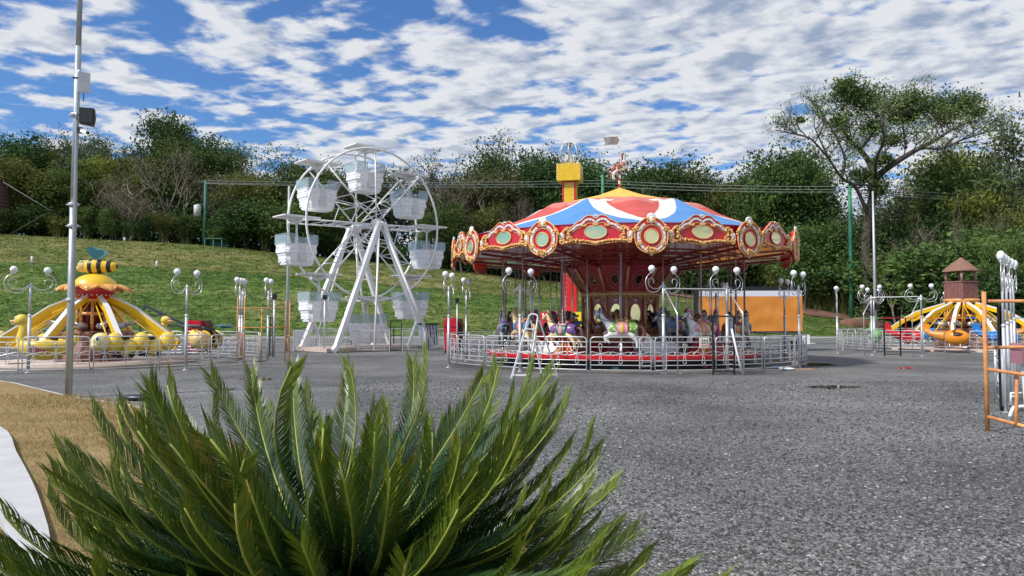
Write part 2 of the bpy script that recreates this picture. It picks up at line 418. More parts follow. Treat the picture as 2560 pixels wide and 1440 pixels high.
for a, b in zip(edge, edge[1:]):
    d = (b - a).normalized(); nrm = Vector((d.y, -d.x, 0))
    kb.beam(a + Vector((0, 0, 0.01)), b + d * 0.004 + Vector((0, 0, 0.01)), 0.06, 0.05)
tag(struct('lawn_edging', kb, CONC), 'thin pale concrete edging between lawn and gravel', 'edging', kind='structure')
# white curved path, lower left
pr = [gr(-400, 1010), gr(-150, 1050), gr(0, 1098), gr(40, 1170), gr(78, 1250), gr(105, 1330), gr(122, 1440)] + [Vector((-2.35, 3.6, 0)), Vector((-1.8, 2.0, 0)), Vector((-1.6, 0.5, 0))]
pl = [gr(-700, 1130), gr(-400, 1180), gr(-120, 1290), gr(-30, 1335), gr(5, 1370), gr(12, 1400), gr(18, 1440)] + [Vector((-2.75, 3.6, 0)), Vector((-2.5, 2.0, 0)), Vector((-2.4, 0.5, 0))]
pr = smooth_path(pr, 4); pl = smooth_path(pl, 4); g = MB()
for a, b in zip(pr, pl):
    for p in (a, b): g.v.append((p.x, p.y, 0.175))
    for p in (a, b): g.v.append((p.x, p.y, 0.0))
for i in range(len(pr) - 1):
    o = i * 4
    for f in ((o, o + 4, o + 5, o + 1), (o, o + 2, o + 6, o + 4), (o + 1, o + 5, o + 7, o + 3)): g.f.append(f); g.m.append(0); g.sm.append(False)
struct('path', g, PATHM)
# grass blades on the dry lawn near the palm
g = MB(); rnd = random.Random(3)
DRYB = mat('dry_blades', (0.40, 0.30, 0.13), 0.8, 0, 0.3, 3, trans=0.3)
for i in range(26000):
    d = 3.0 + 12 * rnd.random() ** 1.3; px = rnd.uniform(-60, 700); x = (px - 1280) / F * d
    p = Vector((x, d, 0))
    e = min(edge, key=lambda q: (q - p).length_squared) if i % 1 == 0 and d > 9 else None
    if e is not None and (p.y > e.y or p.x > e.x) and (p - e).length < 6: continue
    if 3.0 < d < 9:
        t = lerp_tab([(3, 0.6), (4.2, 0.3), (5.5, -0.3), (6.9, -1.4), (8.6, -3.0), (10, -4.4)], d)
        if x > t: continue
    pe = lerp_tab([(4.6, -2.9), (5.6, -3.6), (6.6, -4.3), (8.0, -5.4), (9.9, -6.85)], d)
    if x < pe + 0.05 and d < 10: continue
    z0 = 0.10; h = rnd.uniform(0.02, 0.05); a = rnd.random() * PI; s_ = 0.004 * max(1, d / 6)
    dx, dy = math.cos(a) * s_, math.sin(a) * s_
    lx, ly = rnd.gauss(0, 0.02), rnd.gauss(0, 0.02)
    g.add([(x - dx, d - dy, z0), (x + dx, d + dy, z0), (x + lx, d + ly, z0 + h + 0.02)], [(0, 1, 2)])
tag(g.build('grass', DRYB), 'short dry blades of the yellow brown lawn', 'grass', kind='stuff')
# tufts over the bank
g = MB(); rnd = random.Random(8); cols = []
TUFT = mat('tuft_blades', (1, 1, 1), 0.9, 0, 0.2, .3, vcol=True, trans=.2, spec=.1)
for i in range(64000):
    d = rnd.uniform(DB + .3, DC + 1.5); px = rnd.uniform(-120, 2200); x = (px - 1280) / F * d
    nz = noise.noise(Vector((x * .35, d * .8, 0))) + .6 * noise.noise(Vector((x * 1.1, d * 2, 3)))
    if nz < rnd.uniform(-.5, .35): continue
    z0 = H(x, d); h = rnd.uniform(.04, .12); a = rnd.random() * PI; s_ = rnd.uniform(.05, .14); dx, dy = math.cos(a) * s_, math.sin(a) * s_; lx = rnd.gauss(0, .08)
    g.add([(x - dx, d - dy, z0 - .02), (x + dx, d + dy, z0 - .02), (x + lx, d - .04, z0 + h)], [(0, 1, 2)])
    dry = min(1, max(0, .25 + .9 * noise.noise(Vector((x * .12, d * .25, 7))) + (.22 if d > DT else -.08) + rnd.gauss(0, .12))); v = rnd.uniform(.88, 1.15)
    cols += [((.080 + .16 * dry) * v, (.155 + .10 * dry) * v, (.030 + .05 * dry) * v, 1)] * 3
tag(g.build('bank_grass', TUFT, cols=cols), 'rough grass tufts covering the terraced bank', 'grass', kind='stuff')
# loose stones on the near gravel
g = MB(); rnd = random.Random(5); cols = []
STONE = mat('loose_stone', (1, 1, 1), 0.75, 0, 0.1, 20, vcol=True)
cnt = 0
while cnt < 42000:
    d = 3.6 + 16 * rnd.random() ** 2.2; px = rnd.uniform(900, 2620); x = (px - 1280) / F * d
    if x < lerp_tab([(3, 0.85), (4.2, 0.6), (5.5, 0.0), (6.9, -1.0), (9, -2.5), (15, -6)], d): cnt += 1; continue
    cnt += 1
    s_ = rnd.uniform(0.006, 0.0175) * (1 + 0.02 * d); a = rnd.random() * 6.3; q = Matrix.Rotation(a, 3, 'Z') @ Matrix.Rotation(rnd.uniform(-0.5, 0.5), 3, 'X')
    vs = [q @ Vector(v_) * s_ + Vector((x, d, s_ * 0.35)) for v_ in ((-1, -0.6, -0.2), (0.9, -0.7, -0.3), (1.1, 0.5, -0.2), (-0.7, 0.8, -0.3), (-0.3, -0.2, 0.45), (0.5, 0.15, 0.4))]
    g.add(vs, [(0, 1, 5, 4), (1, 2, 5), (2, 3, 4, 5), (3, 0, 4)])
    c = rnd.random(); pw = .02 + .22 * max(0, noise.noise(Vector((x * .35, d * .30, 4)))); c = 0.05 + 0.20 * c * c if rnd.random() > pw else rnd.uniform(0.24, 0.45)
    cols += [(c, c * .99, c * .965, 1)] * 6
tag(g.build('gravel_stones', STONE, cols=cols), 'loose dark and pale stones of the gravel yard', 'gravel', kind='stuff')
# puddles
PUD = mat('puddle_water', (0.07, 0.06, 0.05), 0.03, 0, 0.2, 1, spec=0.8)
for (px, py, wx, wy, lab) in ((2085, 968, 130, 4, ''), (2040, 912, 95, 4, ''), (2268, 921, 40, 3, ''), (640, 948, 90, 4, ''), (560, 972, 60, 3, ''), (1640, 990, 60, 3, '')):
    g = MB(); n = 40; c0 = gr(px, py); pts = []
    for i in range(n):
        a = 2 * PI * i / n; rr = 1 + 0.35 * noise.noise(Vector((math.cos(a) * 1.6 + px, math.sin(a) * 1.6, 0)))
        q = gr(px + wx * 0.5 * rr * math.cos(a), py + wy * rr * math.sin(a)); pts.append((q.x, q.y, 0.006))
    g.add(pts, [tuple(range(n - 1, -1, -1))]); struct('puddle', g, PUD)

# ================================================================== LAMPS, FENCES, GATES
OUT = [(0, 0), (.15, -.20), (.30, -.28), (.47, -.28), (.62, -.20), (.68, .03), (.60, .20), (.47, .30)]
INN = [(0, -.03), (.20, -.17), (.36, -.18), (.53, -.10), (.58, .05), (.50, .13), (.38, .10), (.37, -.02)]
def lamp_proto(name):
    root = link(name, None)
    b = MB(); b.tube([(0, 0, 0), (0, 0, 1.75)], 0.048, 10); b.tube([(0, 0, 1.75), (0, 0, 2.76)], 0.036, 10)
    b.build('pole', STEEL, root)
    b = MB(); b.lathe([(0.052, 1.72), (0.058, 1.73), (0.058, 1.77), (0.04, 1.79)], 12); b.build('collar', CHROME, root); b = MB(); b.lathe([(0.10, 0), (0.10, 0.012), (0.05, 0.016)], 12); b.build('base_plate', CHROME, root)
    for s in (-1, 1):
        b = MB()
        b.tube(smooth_path([(s * x, 0, 2.73 + z) for x, z in OUT], 5), 0.013, 6)
        b.tube(smooth_path([(s * x, 0, 2.73 + z) for x, z in INN], 5), 0.011, 6)
        b.lathe([(0.02, 3.0), (0.05, 3.03), (0.055, 3.05), (0.05, 3.06)], 12, c=(s * .44, 0, 0))
        arm = b.build('arm', CHROME, root)
        b = MB(); b.ball((s * .44, 0, 3.15), 0.105, 16, 12); b.build('globe', GLOBE, arm)
    return root
_lp = lamp_proto('street_lamp'); first_lamp = [True]
def lamp(px, d, ang, label, h=1.0):
    o = _lp if first_lamp[0] else copy_tree(_lp); first_lamp[0] = False
    o.location = ((px - 1280) / F * d, d, 0); o.rotation_euler = (0, 0, R(ang) - math.atan((px - 1280) / F)); o.scale = (1, 1, h)
    o.scale = (1, 1, h) if h == 1.0 else (.62, .62, h); tag(o, label, 'street lamp', 'twin globe lamps round the rides'); return o

def fence_proto(wd, n_cl, R_, name='ride_fence'):
    rr = 0.018
    def bend(p):
        x, y, z = p; a = x / R_
        return (R_ * math.sin(a), -(R_ * math.cos(a)) + R_, z)
    root = link(name, None); h = 1.1; x0, x1 = -wd / 2, wd / 2
    def line(a, b_, k=8): return [bend(tuple(a[i] + (b_[i] - a[i]) * t / k for i in range(3))) for t in range(k + 1)]
    b = MB()
    top = [(x0, 0, 0), (x0, 0, h - .10), (x0 + .03, 0, h - .03), (x0 + .10, 0, h)] + [(x0 + .1 + (wd - .2) * i / 8, 0, h) for i in range(1, 8)] + [(x1 - .10, 0, h), (x1 - .03, 0, h - .03), (x1, 0, h - .10), (x1, 0, 0)]
    b.tube([bend(p) for p in top], rr, 7); b.build('frame', FENCE, root)
    b = MB()
    for z in (.95, .80, .40, .26, .12): b.tube(line((x0, 0, z), (x1, 0, z)), 0.0125, 6, cap=False)
    b.build('rail', FENCE, root)
    b = MB(); sp = wd / n_cl
    for i in range(n_cl):
        cx_ = x0 + sp * (i + .5)
        for a in range(4):
            L_ = sp * .49 if a % 2 == 0 else .30; pts = []
            loop = [(.03, .006), (.5, .035), (.85, .055), (.98, .03), (.98, -.03), (.85, -.055), (.5, -.035), (.03, -.006)]
            for (u, v) in loop:
                uu, vv = u * L_, v * (1 if a % 2 == 0 else 0.9)
                x, z = [(uu, vv), (-vv, uu), (-uu, -vv), (vv, -uu)][a]
                pts.append(bend((cx_ + x, -0.004, .60 + z)))
            b.tube(smooth_path(pts, 2), 0.010, 5, cap=False)
    b.build('loop_ornament', FENCE, root)
    return root

def ring_fence(cx_, cy_, Rr, n, name, skip, what, protos, a_off=0.0):
    proto = protos; items = []
    for i in range(n):
        a = a_off + 2 * PI * i / n
        x, y = cx_ + Rr * math.sin(a), cy_ - Rr * math.cos(a)
        px = topx((x, y, 0.5))
        if px < -60 or px > 2620 or skip(a): continue
        items.append((px, x, y, a))
    near = sorted([t for t in items if t[2] < cy_]); far = sorted([t for t in items if t[2] >= cy_])
    first = True
    for side, lst in (('near', near), ('far', far)):
        for k_, (px, x, y, a) in enumerate(lst):
            o = proto if first else copy_tree(proto); first = False
            o.location = (x, y, 0); o.rotation_euler = (0, 0, a)
            tag(o, 'looped silver fence panel, %s from the left on the %s side of %s' % (ORD[k_], side, what), 'fence', 'fence panels round ' + what)

CX, CY = 4.22, 28.8           # carousel
BX, BY = -15.8, 28.0          # bee ride
TX, TY = 24.3, 40.0           # watch tower ride
def deg(a): return (math.degrees(a) + 180) % 360 - 180
ring_fence(CX, CY, 6.72, 22, 'c', lambda a: abs(deg(a) - 17) < 6, 'the horse carousel', fence_proto(1.80, 3, 6.72), R(8.0))
ring_fence(BX, BY, 6.0, 20, 'b', lambda a: abs(deg(a) - 92) < 7, 'the bee ride', fence_proto(1.78, 3, 6.0), R(2))
ring_fence(TX, TY, 6.1, 20, 't', lambda a: abs(deg(a) + 38) < 6, 'the watchtower ride', fence_proto(1.80, 3, 6.1), R(-2))

lamp(75, 22.7, 8, 'twin globe scroll lamp post before the bee ride, left of the tall pole')
lamp(467, 23.9, 48, 'twin globe scroll lamp post to the right of the bee ride, before the red bins')
lamp(600, 28.6, 75, 'front lamp of the two clustered ones inside the left scaffold')
lamp(606, 29.2, 80, 'lamp just behind the clustered globes at left scaffold post')
lamp(671, 29.0, 79, 'globe lamp between the two scaffold uprights, left of the ferris wheel')
lamp(1122, 25.2, 75, 'twin globe lamp at the left edge of the carousel fence')
lamp(1166, 28.9, 77, 'smaller twin globe lamp behind the left edge of the carousel fence')
lamp(1300, 23.3, 38, 'twin globe scroll lamp post behind the folding stepladder')
lamp(1658, 22.3, 42, 'twin globe scroll lamp at the left side of the carousel entrance arch')
lamp(1817, 22.7, 45, 'twin globe scroll lamp at the right side of the carousel entrance arch')
lamp(1790, 31.5, 51, 'twin globe lamp beyond the carousel seen between its right brass poles')
lamp(1997, 24.6, 71, 'twin globe lamp at the right edge of the carousel fence by the orange banner')
lamp(1961, 29.4, 73, 'smaller dark posted twin globe lamp before the orange banner')
lamp(2092, 36.0, 88, 'edge on globe lamp at the left edge of the watchtower ride fence')
lamp(2178, 34.2, 35, 'twin globe scroll lamp on the left of the watchtower ride entrance arch')
lamp(2184, 37.5, 53, 'twin globe lamp just behind the left entrance post of the watchtower ride')
lamp(2303, 33.2, 20, 'twin globe scroll lamp on the right of the watchtower ride entrance arch')
lamp(2382, 42.5, 30, 'twin globe lamp half hidden behind the brown watchtower')
lamp(2507, 12.9, 88, 'nearest galvanised lamp post of the row behind the orange scaffold at far right', 0.86)
lamp(2517, 14.2, 86, 'second galvanised lamp post of the row at the far right edge', 0.88)
lamp(2527, 15.6, 84, 'third galvanised lamp post of the row at the far right edge', 0.90)
lamp(2534, 17.3, 80, 'farthest galvanised lamp post of the row at the far right edge', 0.93)

def arch(pa, pb, off, label, h=2.55):
    a, b = Vector(pa), Vector(pb); o = thing('entrance_arch', label, 'archway', tuple(a))
    v = b - a; m = MB()
    m.tube(smooth_path([(0, 0, h - .1), (.05, 0, h), tuple(v * .5 + Vector((0, 0, h))), tuple(v + Vector((-.05, 0, h))), tuple(v + Vector((0, 0, h - .1)))], 4), 0.02, 7)
    m.build('top_bar', CHROME, o)
    for p in (Vector((0, 0, 0)), v):
        q = p + Vector(off); m = MB()
        m.tube([p + Vector((0, 0, h - .05)), q + Vector((0, 0, h - .75)), q + Vector((0, 0, h - .85)), q], 0.02, 7); m.build('brace', CHROME, o)
    return o
arch(at(1664, 800, 22.2).to_2d().to_3d(), at(1822, 800, 22.5).to_2d().to_3d(), (.15, -.9, 0), 'bent silver tube arch over the carousel entrance between two lamps')
arch(at(2180, 800, 34.1).to_2d().to_3d(), at(2300, 800, 33.1).to_2d().to_3d(), (-.62, -.5, 0), 'bent silver tube arch over the watchtower ride entrance', 2.66)
def gate_frame(px0, px1, d, h, label, z0=0.0):
    x0 = (px0 - 1280) / F * d; x1 = (px1 - 1280) / F * d; o = thing('black_gate', label, 'gate', (x0, d, 0)); w_ = x1 - x0
    m = MB()
    for x in (0, w_): m.box((x, 0, h / 2 + z0), (.045, .045, h))
    m.box((w_ / 2, 0, h + z0 - .02), (w_ - .047, .041, .045)); m.box((w_ / 2, 0, .10), (w_ - .047, .041, .04)); m.build('frame', BLACK, o)
    m = MB(); m.box((w_ / 2, 0, h * .52), (w_ - .047, .03, .03)); m.build('crossbar', BLACK, o)
gate_frame(1781, 1834, 21.9, 1.74, 'black rectangular steel gate frame at the carousel entrance')
gate_frame(2209, 2249, 33.0, 1.78, 'black rectangular steel gate frame before the watchtower ride')
gate_frame(977, 1004, 37.4, 1.6, 'black steel gate frame before the lowest ferris wheel cabin')
gate_frame(676, 683, 33.0, 1.75, 'narrow black gate frame edge on beside the ferris wheel fence')
gate_frame(2496.5, 2499.5, 13.2, 1.85, 'black upright gate frame edge on at the far right lamp row')

# gate leaf left open at the carousel
def small_gate(px0, px1, d0, d1, label):
    a = Vector(((px0 - 1280) / F * d0, d0, 0)); b = Vector(((px1 - 1280) / F * d1, d1, 0)); v = b - a; wd = v.length
    o = thing('fence_gate', label, 'gate', tuple(a), math.atan2(v.y, v.x)); m = MB()
    loop = [(.03, 0, .14), (0, 0, .22), (0, 0, 1.0), (.03, 0, 1.07), (.1, 0, 1.1), (wd - .1, 0, 1.1), (wd - .03, 0, 1.07), (wd, 0, 1.0), (wd, 0, .22), (wd - .03, 0, .14), (wd - .1, 0, .11), (.1, 0, .11)]
    m.tube(loop, .016, 7, closed=True); m.build('frame', CHROME, o)
    m = MB()
    for z in (.95, .80, .38, .25): m.tube([(0, 0, z), (wd, 0, z)], .010, 6, cap=False)
    m.build('rail', CHROME, o)
    m = MB(); c = wd / 2
    for a_ in range(4):
        L_ = wd * .42 if a_ % 2 == 0 else .28
        pts = [[(u * L_, v_), (-v_, u * L_), (-u * L_, -v_), (v_, -u * L_)][a_] for u, v_ in ((.03, .006), (.5, .035), (.9, .05), (.99, 0), (.9, -.05), (.5, -.035), (.03, -.006))]
        m.tube(smooth_path([(c + x, 0, .59 + z) for x, z in pts], 2), .008, 5, cap=False)
    m.build('loop_ornament', CHROME, o)
small_gate(1598, 1665, 21.6, 22.1, 'open silver gate leaf on the left of the carousel entrance arch')
small_gate(1816, 1858, 23.4, 21.8, 'open silver gate leaf on the right of the carousel entrance arch')
small_gate(2307, 2360, 33.6, 34.6, 'open silver gate leaf on the right of the watchtower entrance arch')
small_gate(2090, 2105, 34.6, 36.8, 'leaning silver gate leaf at the left end of the watchtower ride fence')

# control box on the carousel fence
o = thing('control_box', 'cream control box with black and red buttons on the carousel fence', 'control box', tuple(at(1760, 857, 21.95)))
m = MB(); m.box((0, 0, 0), (.25, .14, .30)); m.build('housing', mat('cream_box', (.72, .70, .60), .5), o)
for i in range(3):
    for j in range(3):
        m = MB(); m.lathe([(.022, 0), (.022, .02), (.0, .022)], 10); m.xf(Matrix.Translation((-.07 + .07 * i, -.071, .08 - .08 * j)) @ Matrix.Rotation(PI / 2, 4, 'X'))
        m.build('button', RED if j == 2 else BLACK, o)
# stepladder
o = thing('stepladder', 'white folding stepladder standing before the carousel fence', 'stepladder', tuple(gr(1335, 945)), R(-6))
m = MB(); A = Vector((0.03, 0.10, 1.78))
for s in (-1, 1):
    m.beam((-.34 + s * .24 - .02, -.30, 0), (-.02 + s * .13, 0.0, 1.66), .03, .05)
m.tube(smooth_path([(-.15, 0.0, 1.64), (-.13, .0, 1.74), (-.02, 0.02, 1.78), (.09, .0, 1.74), (.11, 0.0, 1.64)], 4), .02, 6)
m.build('front_frame', WHITE, o)
for k_ in range(5):
    t = .06 + .19 * k_; m = MB(); cxx = (-.36) * (1 - t) + (-.02) * t; hw = .24 * (1 - t) + .13 * t
    m.box((cxx, -.30 * (1 - t), 1.66 * t), (2 * hw - .02, .09, .03)); m.build('step', WHITE, o)
m = MB()
for s in (-1, 1): m.beam((.42 + s * .22, .42, 0), (.03 + s * .12, .03, 1.60), .025, .04)
m.beam((.22, .42, .07), (.62, .42, .07), .025, .03); m.build('rear_frame', WHITE, o)

# tall light pole, left
o = thing('light_pole', 'tall galvanised light pole with side conduit on the left of the yard', 'light pole', tuple(gr(171, 994)))
m = MB(); m.tube([(0, 0, -.05), (0, 0, 4.05)], .070, 16); m.tube([(.0, 0, 4.05), (.02, 0, 7.4)], .060, 16); m.tube([(.02, 0, 7.4), (.03, 0, 10.5)], .052, 16); m.build('shaft', mat('pole_zinc', (.42, .45, .47), .45, .55, .12, 4), o)
m = MB(); m.tube([(.075, -.07, 0), (.075, -.07, 6.75), (.1, -.08, 6.85), (.14, -.08, 6.80)], .034, 10); m.build('conduit', mat('conduit_zinc', (.52, .58, .62), .4, .55, .1, 4), o)
for z in (2.0, 3.55, 4.0, 5.9):
    m = MB(); m.lathe([(.10, 0), (.104, .01), (.104, .05), (.10, .06)], 16, c=(0, 0, z)); m.tube([(-.15, 0, z + .03), (.15, -.02, z + .03)], .012, 6)
    m.build('clamp', STEEL, o)
m = MB(); m.tube(smooth_path([(.12, -.08, 6.8), (.2, -.08, 6.6), (.2, -.08, 6.2)], 5), .009, 5); m.tube(smooth_path([(.19, -.08, 5.4), (.12, -.06, 5.1), (.1, -.08, 4.7)], 5), .009, 5); m.build('cable', BLACK, o)
Z15 = lambda py: at(200, py, 15.3).z
X15 = lambda px: (px - 1280) / F * 15.3
o = thing('antenna_panel', 'flat white antenna panel bolted high on the tall light pole', 'antenna', (X15(203), 15.2, Z15(210)), R(35))
m = MB(); m.box((0, 0, 0), (.22, .05, .42)); m.build('cover', mat('antenna_grey', (.6, .61, .66), .5), o); m = MB(); m.beam((-.1, .03, .08), (-.2, .06, .08), .04, .03); m.build('bracket', BLACK, o)
o = thing('loudspeaker', 'black outdoor loudspeaker mounted on the tall light pole', 'loudspeaker', (X15(216), 15.15, Z15(297)), R(22))
m = MB(); m.prism([(-.13, -.15), (.13, -.19), (.16, 0), (.14, .17), (-.13, .17)], .16, z0=-.08); m.build('cabinet', BLACK, o)
m = MB(); m.box((.0, -.083, 0), (.22, .01, .28)); m.build('grille', mat('dark_grille', (.03, .04, .045), .6), o)
m = MB(); m.lathe([(.0, 0), (.09, .0), (.095, .02), (.06, .03)], 16); m.xf(Matrix.Translation((-.17, 0, 0)) @ Matrix.Rotation(-PI / 2, 4, 'Y')); m.tube([(-.14, .0, .02), (-.25, .03, .06)], .02, 6); m.build('bracket', STEEL, o)
o = thing('security_camera', 'small white security camera under the loudspeaker on the tall pole', 'camera', (X15(196), 15.2, Z15(330)))
m = MB(); m.box((0, 0, .01), (.09, .08, .12)); m.build('mount', BLACK, o); m = MB(); m.beam((.05, -.02, .0), (.20, -.08, -.06), .07, .07); m.build('housing', WPLAST, o)
m = MB(); m.beam((.20, -.08, -.06), (.225, -.09, -.07), .05, .05); m.build('lens', BLACK, o)

# orange scaffold frames
def scaffold(name, label, pts_posts, rails, posts_r=.021):
    o = thing(name, label, 'scaffold', tuple(pts_posts[0][0]))
    b0 = Vector(pts_posts[0][0])
    for (p, z1) in pts_posts:
        m = MB(); p = Vector(p) - b0; m.tube([p, p + Vector((0, 0, z1))], posts_r, 8); m.build('upright', ORANGE_RUST, o)
    for (a, b) in rails:
        m = MB(); m.tube([Vector(a) - b0, Vector(b) - b0], posts_r * .8, 8); m.build('crossbar', ORANGE_RUST, o)
P = lambda px, py, d: at(px, py, d)
d1, d2 = 27.0, 25.6
G_ = lambda px, d: Vector(((px - 1280) / F * d, d, 0))
scaffold('scaffold', 'rusty orange scaffold frame between the bee ride and ferris wheel',
         [(G_(594, 27.6), 2.45), (G_(612, 26.4), 2.45), (G_(714, 27.9), 2.35), (G_(725, 26.6), 2.3), (G_(655, 27.2), 2.1)],
         [(P(594, 770, 27.0), P(724, 770, 27.2)), (P(594, 819, 27.0), P(724, 818, 27.2)), (P(594, 841, 27.6), P(612, 837, 26.4)), (P(596, 893, 27.6), P(612, 888, 26.4)), (P(714, 841, 27.9), P(725, 838, 26.6)), (P(602, 835, 27.0), P(602, 885, 27.0)), (P(718, 845, 27.2), P(720, 880, 27.2))])
scaffold('scaffold', 'near orange scaffold frame cut off by the right edge of the photo',
         [(gr(2469, 1078), 2.02), (G_(2750, 10.6), 2.0)],
         [(P(2470, 753, 11.0), P(2755, 752, 10.6)), (P(2470, 869, 11.0), P(2755, 864, 10.6)), (P(2470, 923, 10.6), P(2750, 965, 9.6)), (P(2470, 1042, 10.6), P(2700, 1102, 9.7)), (P(2542, 934, 10.4), P(2540, 1062, 10.3))], .031)
# pink box on white stand, far right
o = thing('ticket_box', 'dusty pink letterbox on a white steel stand at the right edge', 'box', tuple(G_(2553, 12.4)))
m = MB(); m.box((.1, 0, 1.0), (.42, .28, .24)); m.prism([(-.13, 1.121), (.33, 1.121), (.30, 1.22), (-.10, 1.22)], .28, z0=-.14); m.build('body', mat('dusty_pink', (.36, .17, .19), .55), o)
m = MB(); m.beam((.02, 0, .88), (.06, 0, .15), .09, .06); m.build('upright', WHITE, o); m = MB(); m.tube(smooth_path([(-.28, -.05, -.0), (-.22, -.05, .14), (-.1, -.05, .17), (.5, -.05, .17)], 4), .03, 8); m.build('foot', WHITE, o); m = MB(); m.tube([(-.15, .1, .2), (-.15, .1, .38), (.06, .1, .38)], .02, 6); m.build('handle', WHITE, o)
o = thing('side_fence', 'galvanised fence leaf seen edge on under the far right lamp row', 'fence', tuple(G_(2503, 13.0)), R(60))
m = MB(); wd = 2.0
for x in (0, wd): m.tube([(x, 0, 0.1), (x, 0, 1.1)], .03, 8)
for z in (.15, .35, .9, 1.05): m.tube([(0, 0, z), (wd, 0, z)], .015, 6)
for i in range(6): m.tube(smooth_path([(.2 + .3 * i, 0, .4), (.3 + .3 * i, -.03, .6), (.2 + .3 * i, 0, .85)], 3), .01, 5)
m.build('frame', STEEL, o)

# ================================================================== SPINNING RIDES
ROCK = bpy.data.materials.new('rock_cladding'); ROCK.use_nodes = True
_t = ROCK.node_tree; _v = _t.nodes.new('ShaderNodeTexVoronoi'); _v.feature = 'DISTANCE_TO_EDGE'; _v.inputs['Scale'].default_value = 2.6
_c = _t.nodes.new('ShaderNodeTexCoord'); _t.links.new(_c.outputs['Object'], _v.inputs['Vector']); _r = _t.nodes.new('ShaderNodeValToRGB')
_r.color_ramp.elements[0].color = (.06, .025, .018, 1); _r.color_ramp.elements[1].color = (.30, .15, .11, 1); _r.color_ramp.elements[1].position = .12
_t.links.new(_v.outputs[0], _r.inputs[0]); _t.links.new(_r.outputs[0], _t.nodes['Principled BSDF'].inputs['Base Color'])
_b = _t.nodes.new('ShaderNodeBump'); _b.inputs['Distance'].default_value = .05; _t.links.new(_v.outputs[0], _b.inputs['Height']); _t.links.new(_b.outputs[0], _t.nodes['Principled BSDF'].inputs['Normal'])
PINKC = mat('ride_base_concrete', (.52, .42, .36), .8, 0, .15, 2)
STRIP = mat('bulb_strip', (.75, .75, .73), .4, 0, .06, 30)
BULB = mat('bulb', (.88, .85, .75), .3)
PEACH = mat('peach_plastic', (.78, .50, .24), .4, 0, .1, 2)
PINK = mat('pink_plastic', (.70, .16, .17), .35, 0, .12, 2)
TEAL = mat('teal_plastic', (.06, .22, .28), .4, 0, .1, 2)
def arm_pts(kind):
    return [(0.55, 2.42), (1.5, 1.98), (3.2, .72)] if kind == 'bee' else [(0.8, 2.42), (2.2, 1.98), (2.9, 1.55), (3.7, .95)]
def spin_base(o, kind, angs):
    zt = 2.35 if kind == 'bee' else 2.6; pr_ = .55 if kind == 'bee' else .78
    m = MB(); m.lathe([(3.5, 0.004), (3.5, .10), (0, .10)], 48, cap=False); m.build('base_slab', PINKC, o)
    m = MB(); m.lathe([(1.28, .10), (1.34, .3), (1.25, .8), (1.32, 1.12), (1.15, 1.2), (0, 1.2)], 14, cap=False, smooth=False)
    for i in range(len(m.v)):
        v = Vector(m.v[i]); q = 1 + .09 * noise.noise(v * 2.2); m.v[i] = (v.x * q, v.y * q, v.z)
    m.build('rock_base', ROCK, o)
    m = MB(); m.tube([(0, 0, 1.2), (0, 0, zt + .1)], .26, 12)
    for i in range(8):
        a = 2 * PI * (i + .5) / 8; m.beam((.42 * math.cos(a), .42 * math.sin(a), 1.2), (.42 * math.cos(a), .42 * math.sin(a), zt), .1, .1, up=(1, 0, .01))
    m.build('column', mat('maroon_steel', (.20, .02, .02), .35, 0, .2, 3), o)
    for i in range(8):
        a = 2 * PI * i / 8 + PI / 8; c, s = math.cos(a), math.sin(a)
        m = MB(); m.tube([(pr_ * c, pr_ * s, 1.25), (pr_ * c, pr_ * s, zt)], .06, 8)
        for j in range(7): m.ball(((pr_ + .06) * c, (pr_ + .06) * s, 1.35 + .14 * j), .022, 6, 4)
        m.build('bulb_post', mat('amber_tube', (.74, .36, .10), .4, 0, .25, 6), o)
    for z in (1.85, zt):
        m = MB(); m.tube([(pr_ * math.cos(2 * PI * j / 16), pr_ * math.sin(2 * PI * j / 16), z) for j in range(16)], .065, 8, closed=True); m.build('bulb_ring', MC['amber_tube'], o)
    PT = arm_pts(kind)
    for th in angs:
        f = lambda r, z, off=0: Vector((r * math.sin(th) + off * math.cos(th), -r * math.cos(th) + off * math.sin(th), z))
        m = MB()
        for (r0, z0), (r1, z1) in zip(PT, PT[1:]): m.beam(f(r0, z0), f(r1, z1), .19, .19)
        if kind == 'bee': m.beam(f(1.4, 1.86), f(3.1, .56), .10, .12)
        else: m.beam(f(1.9, 1.9), f(2.5, 1.62), .12, .26)
        arm = m.build('arm', YEL, o)
        m = MB()
        for (r0, z0), (r1, z1) in zip(PT, PT[1:]): m.beam(f(r0, z0 + .12), f(r1, z1 + .12), .17, .055)
        st = m.build('light_strip', STRIP, arm)
        m = MB()
        for sd_ in (-.28, .28): m.tube([f(.6, zt - .05, sd_ * .6), f(3.0, .62, sd_)], .026, 6)
        m.build('tie_rod', YEL, arm)
        m = MB(); m.tube([f(.6, 1.38), f(1.15, 1.42)], .12, 10); m.tube([f(1.15, 1.42), f(1.7, 1.6)], .05, 8); m.build('cylinder', STEEL, arm)
def orient(o, th, r, z, head=-1):   # vehicle local +x = travel heading
    o.location = (r * math.sin(th), -r * math.cos(th), z); o.rotation_euler = (0, 0, th + (PI if head < 0 else 0))
EYEW = mat('eye_white', (.8, .8, .8), .3); EYEB = mat('eye_blue', (.02, .03, .12), .2)
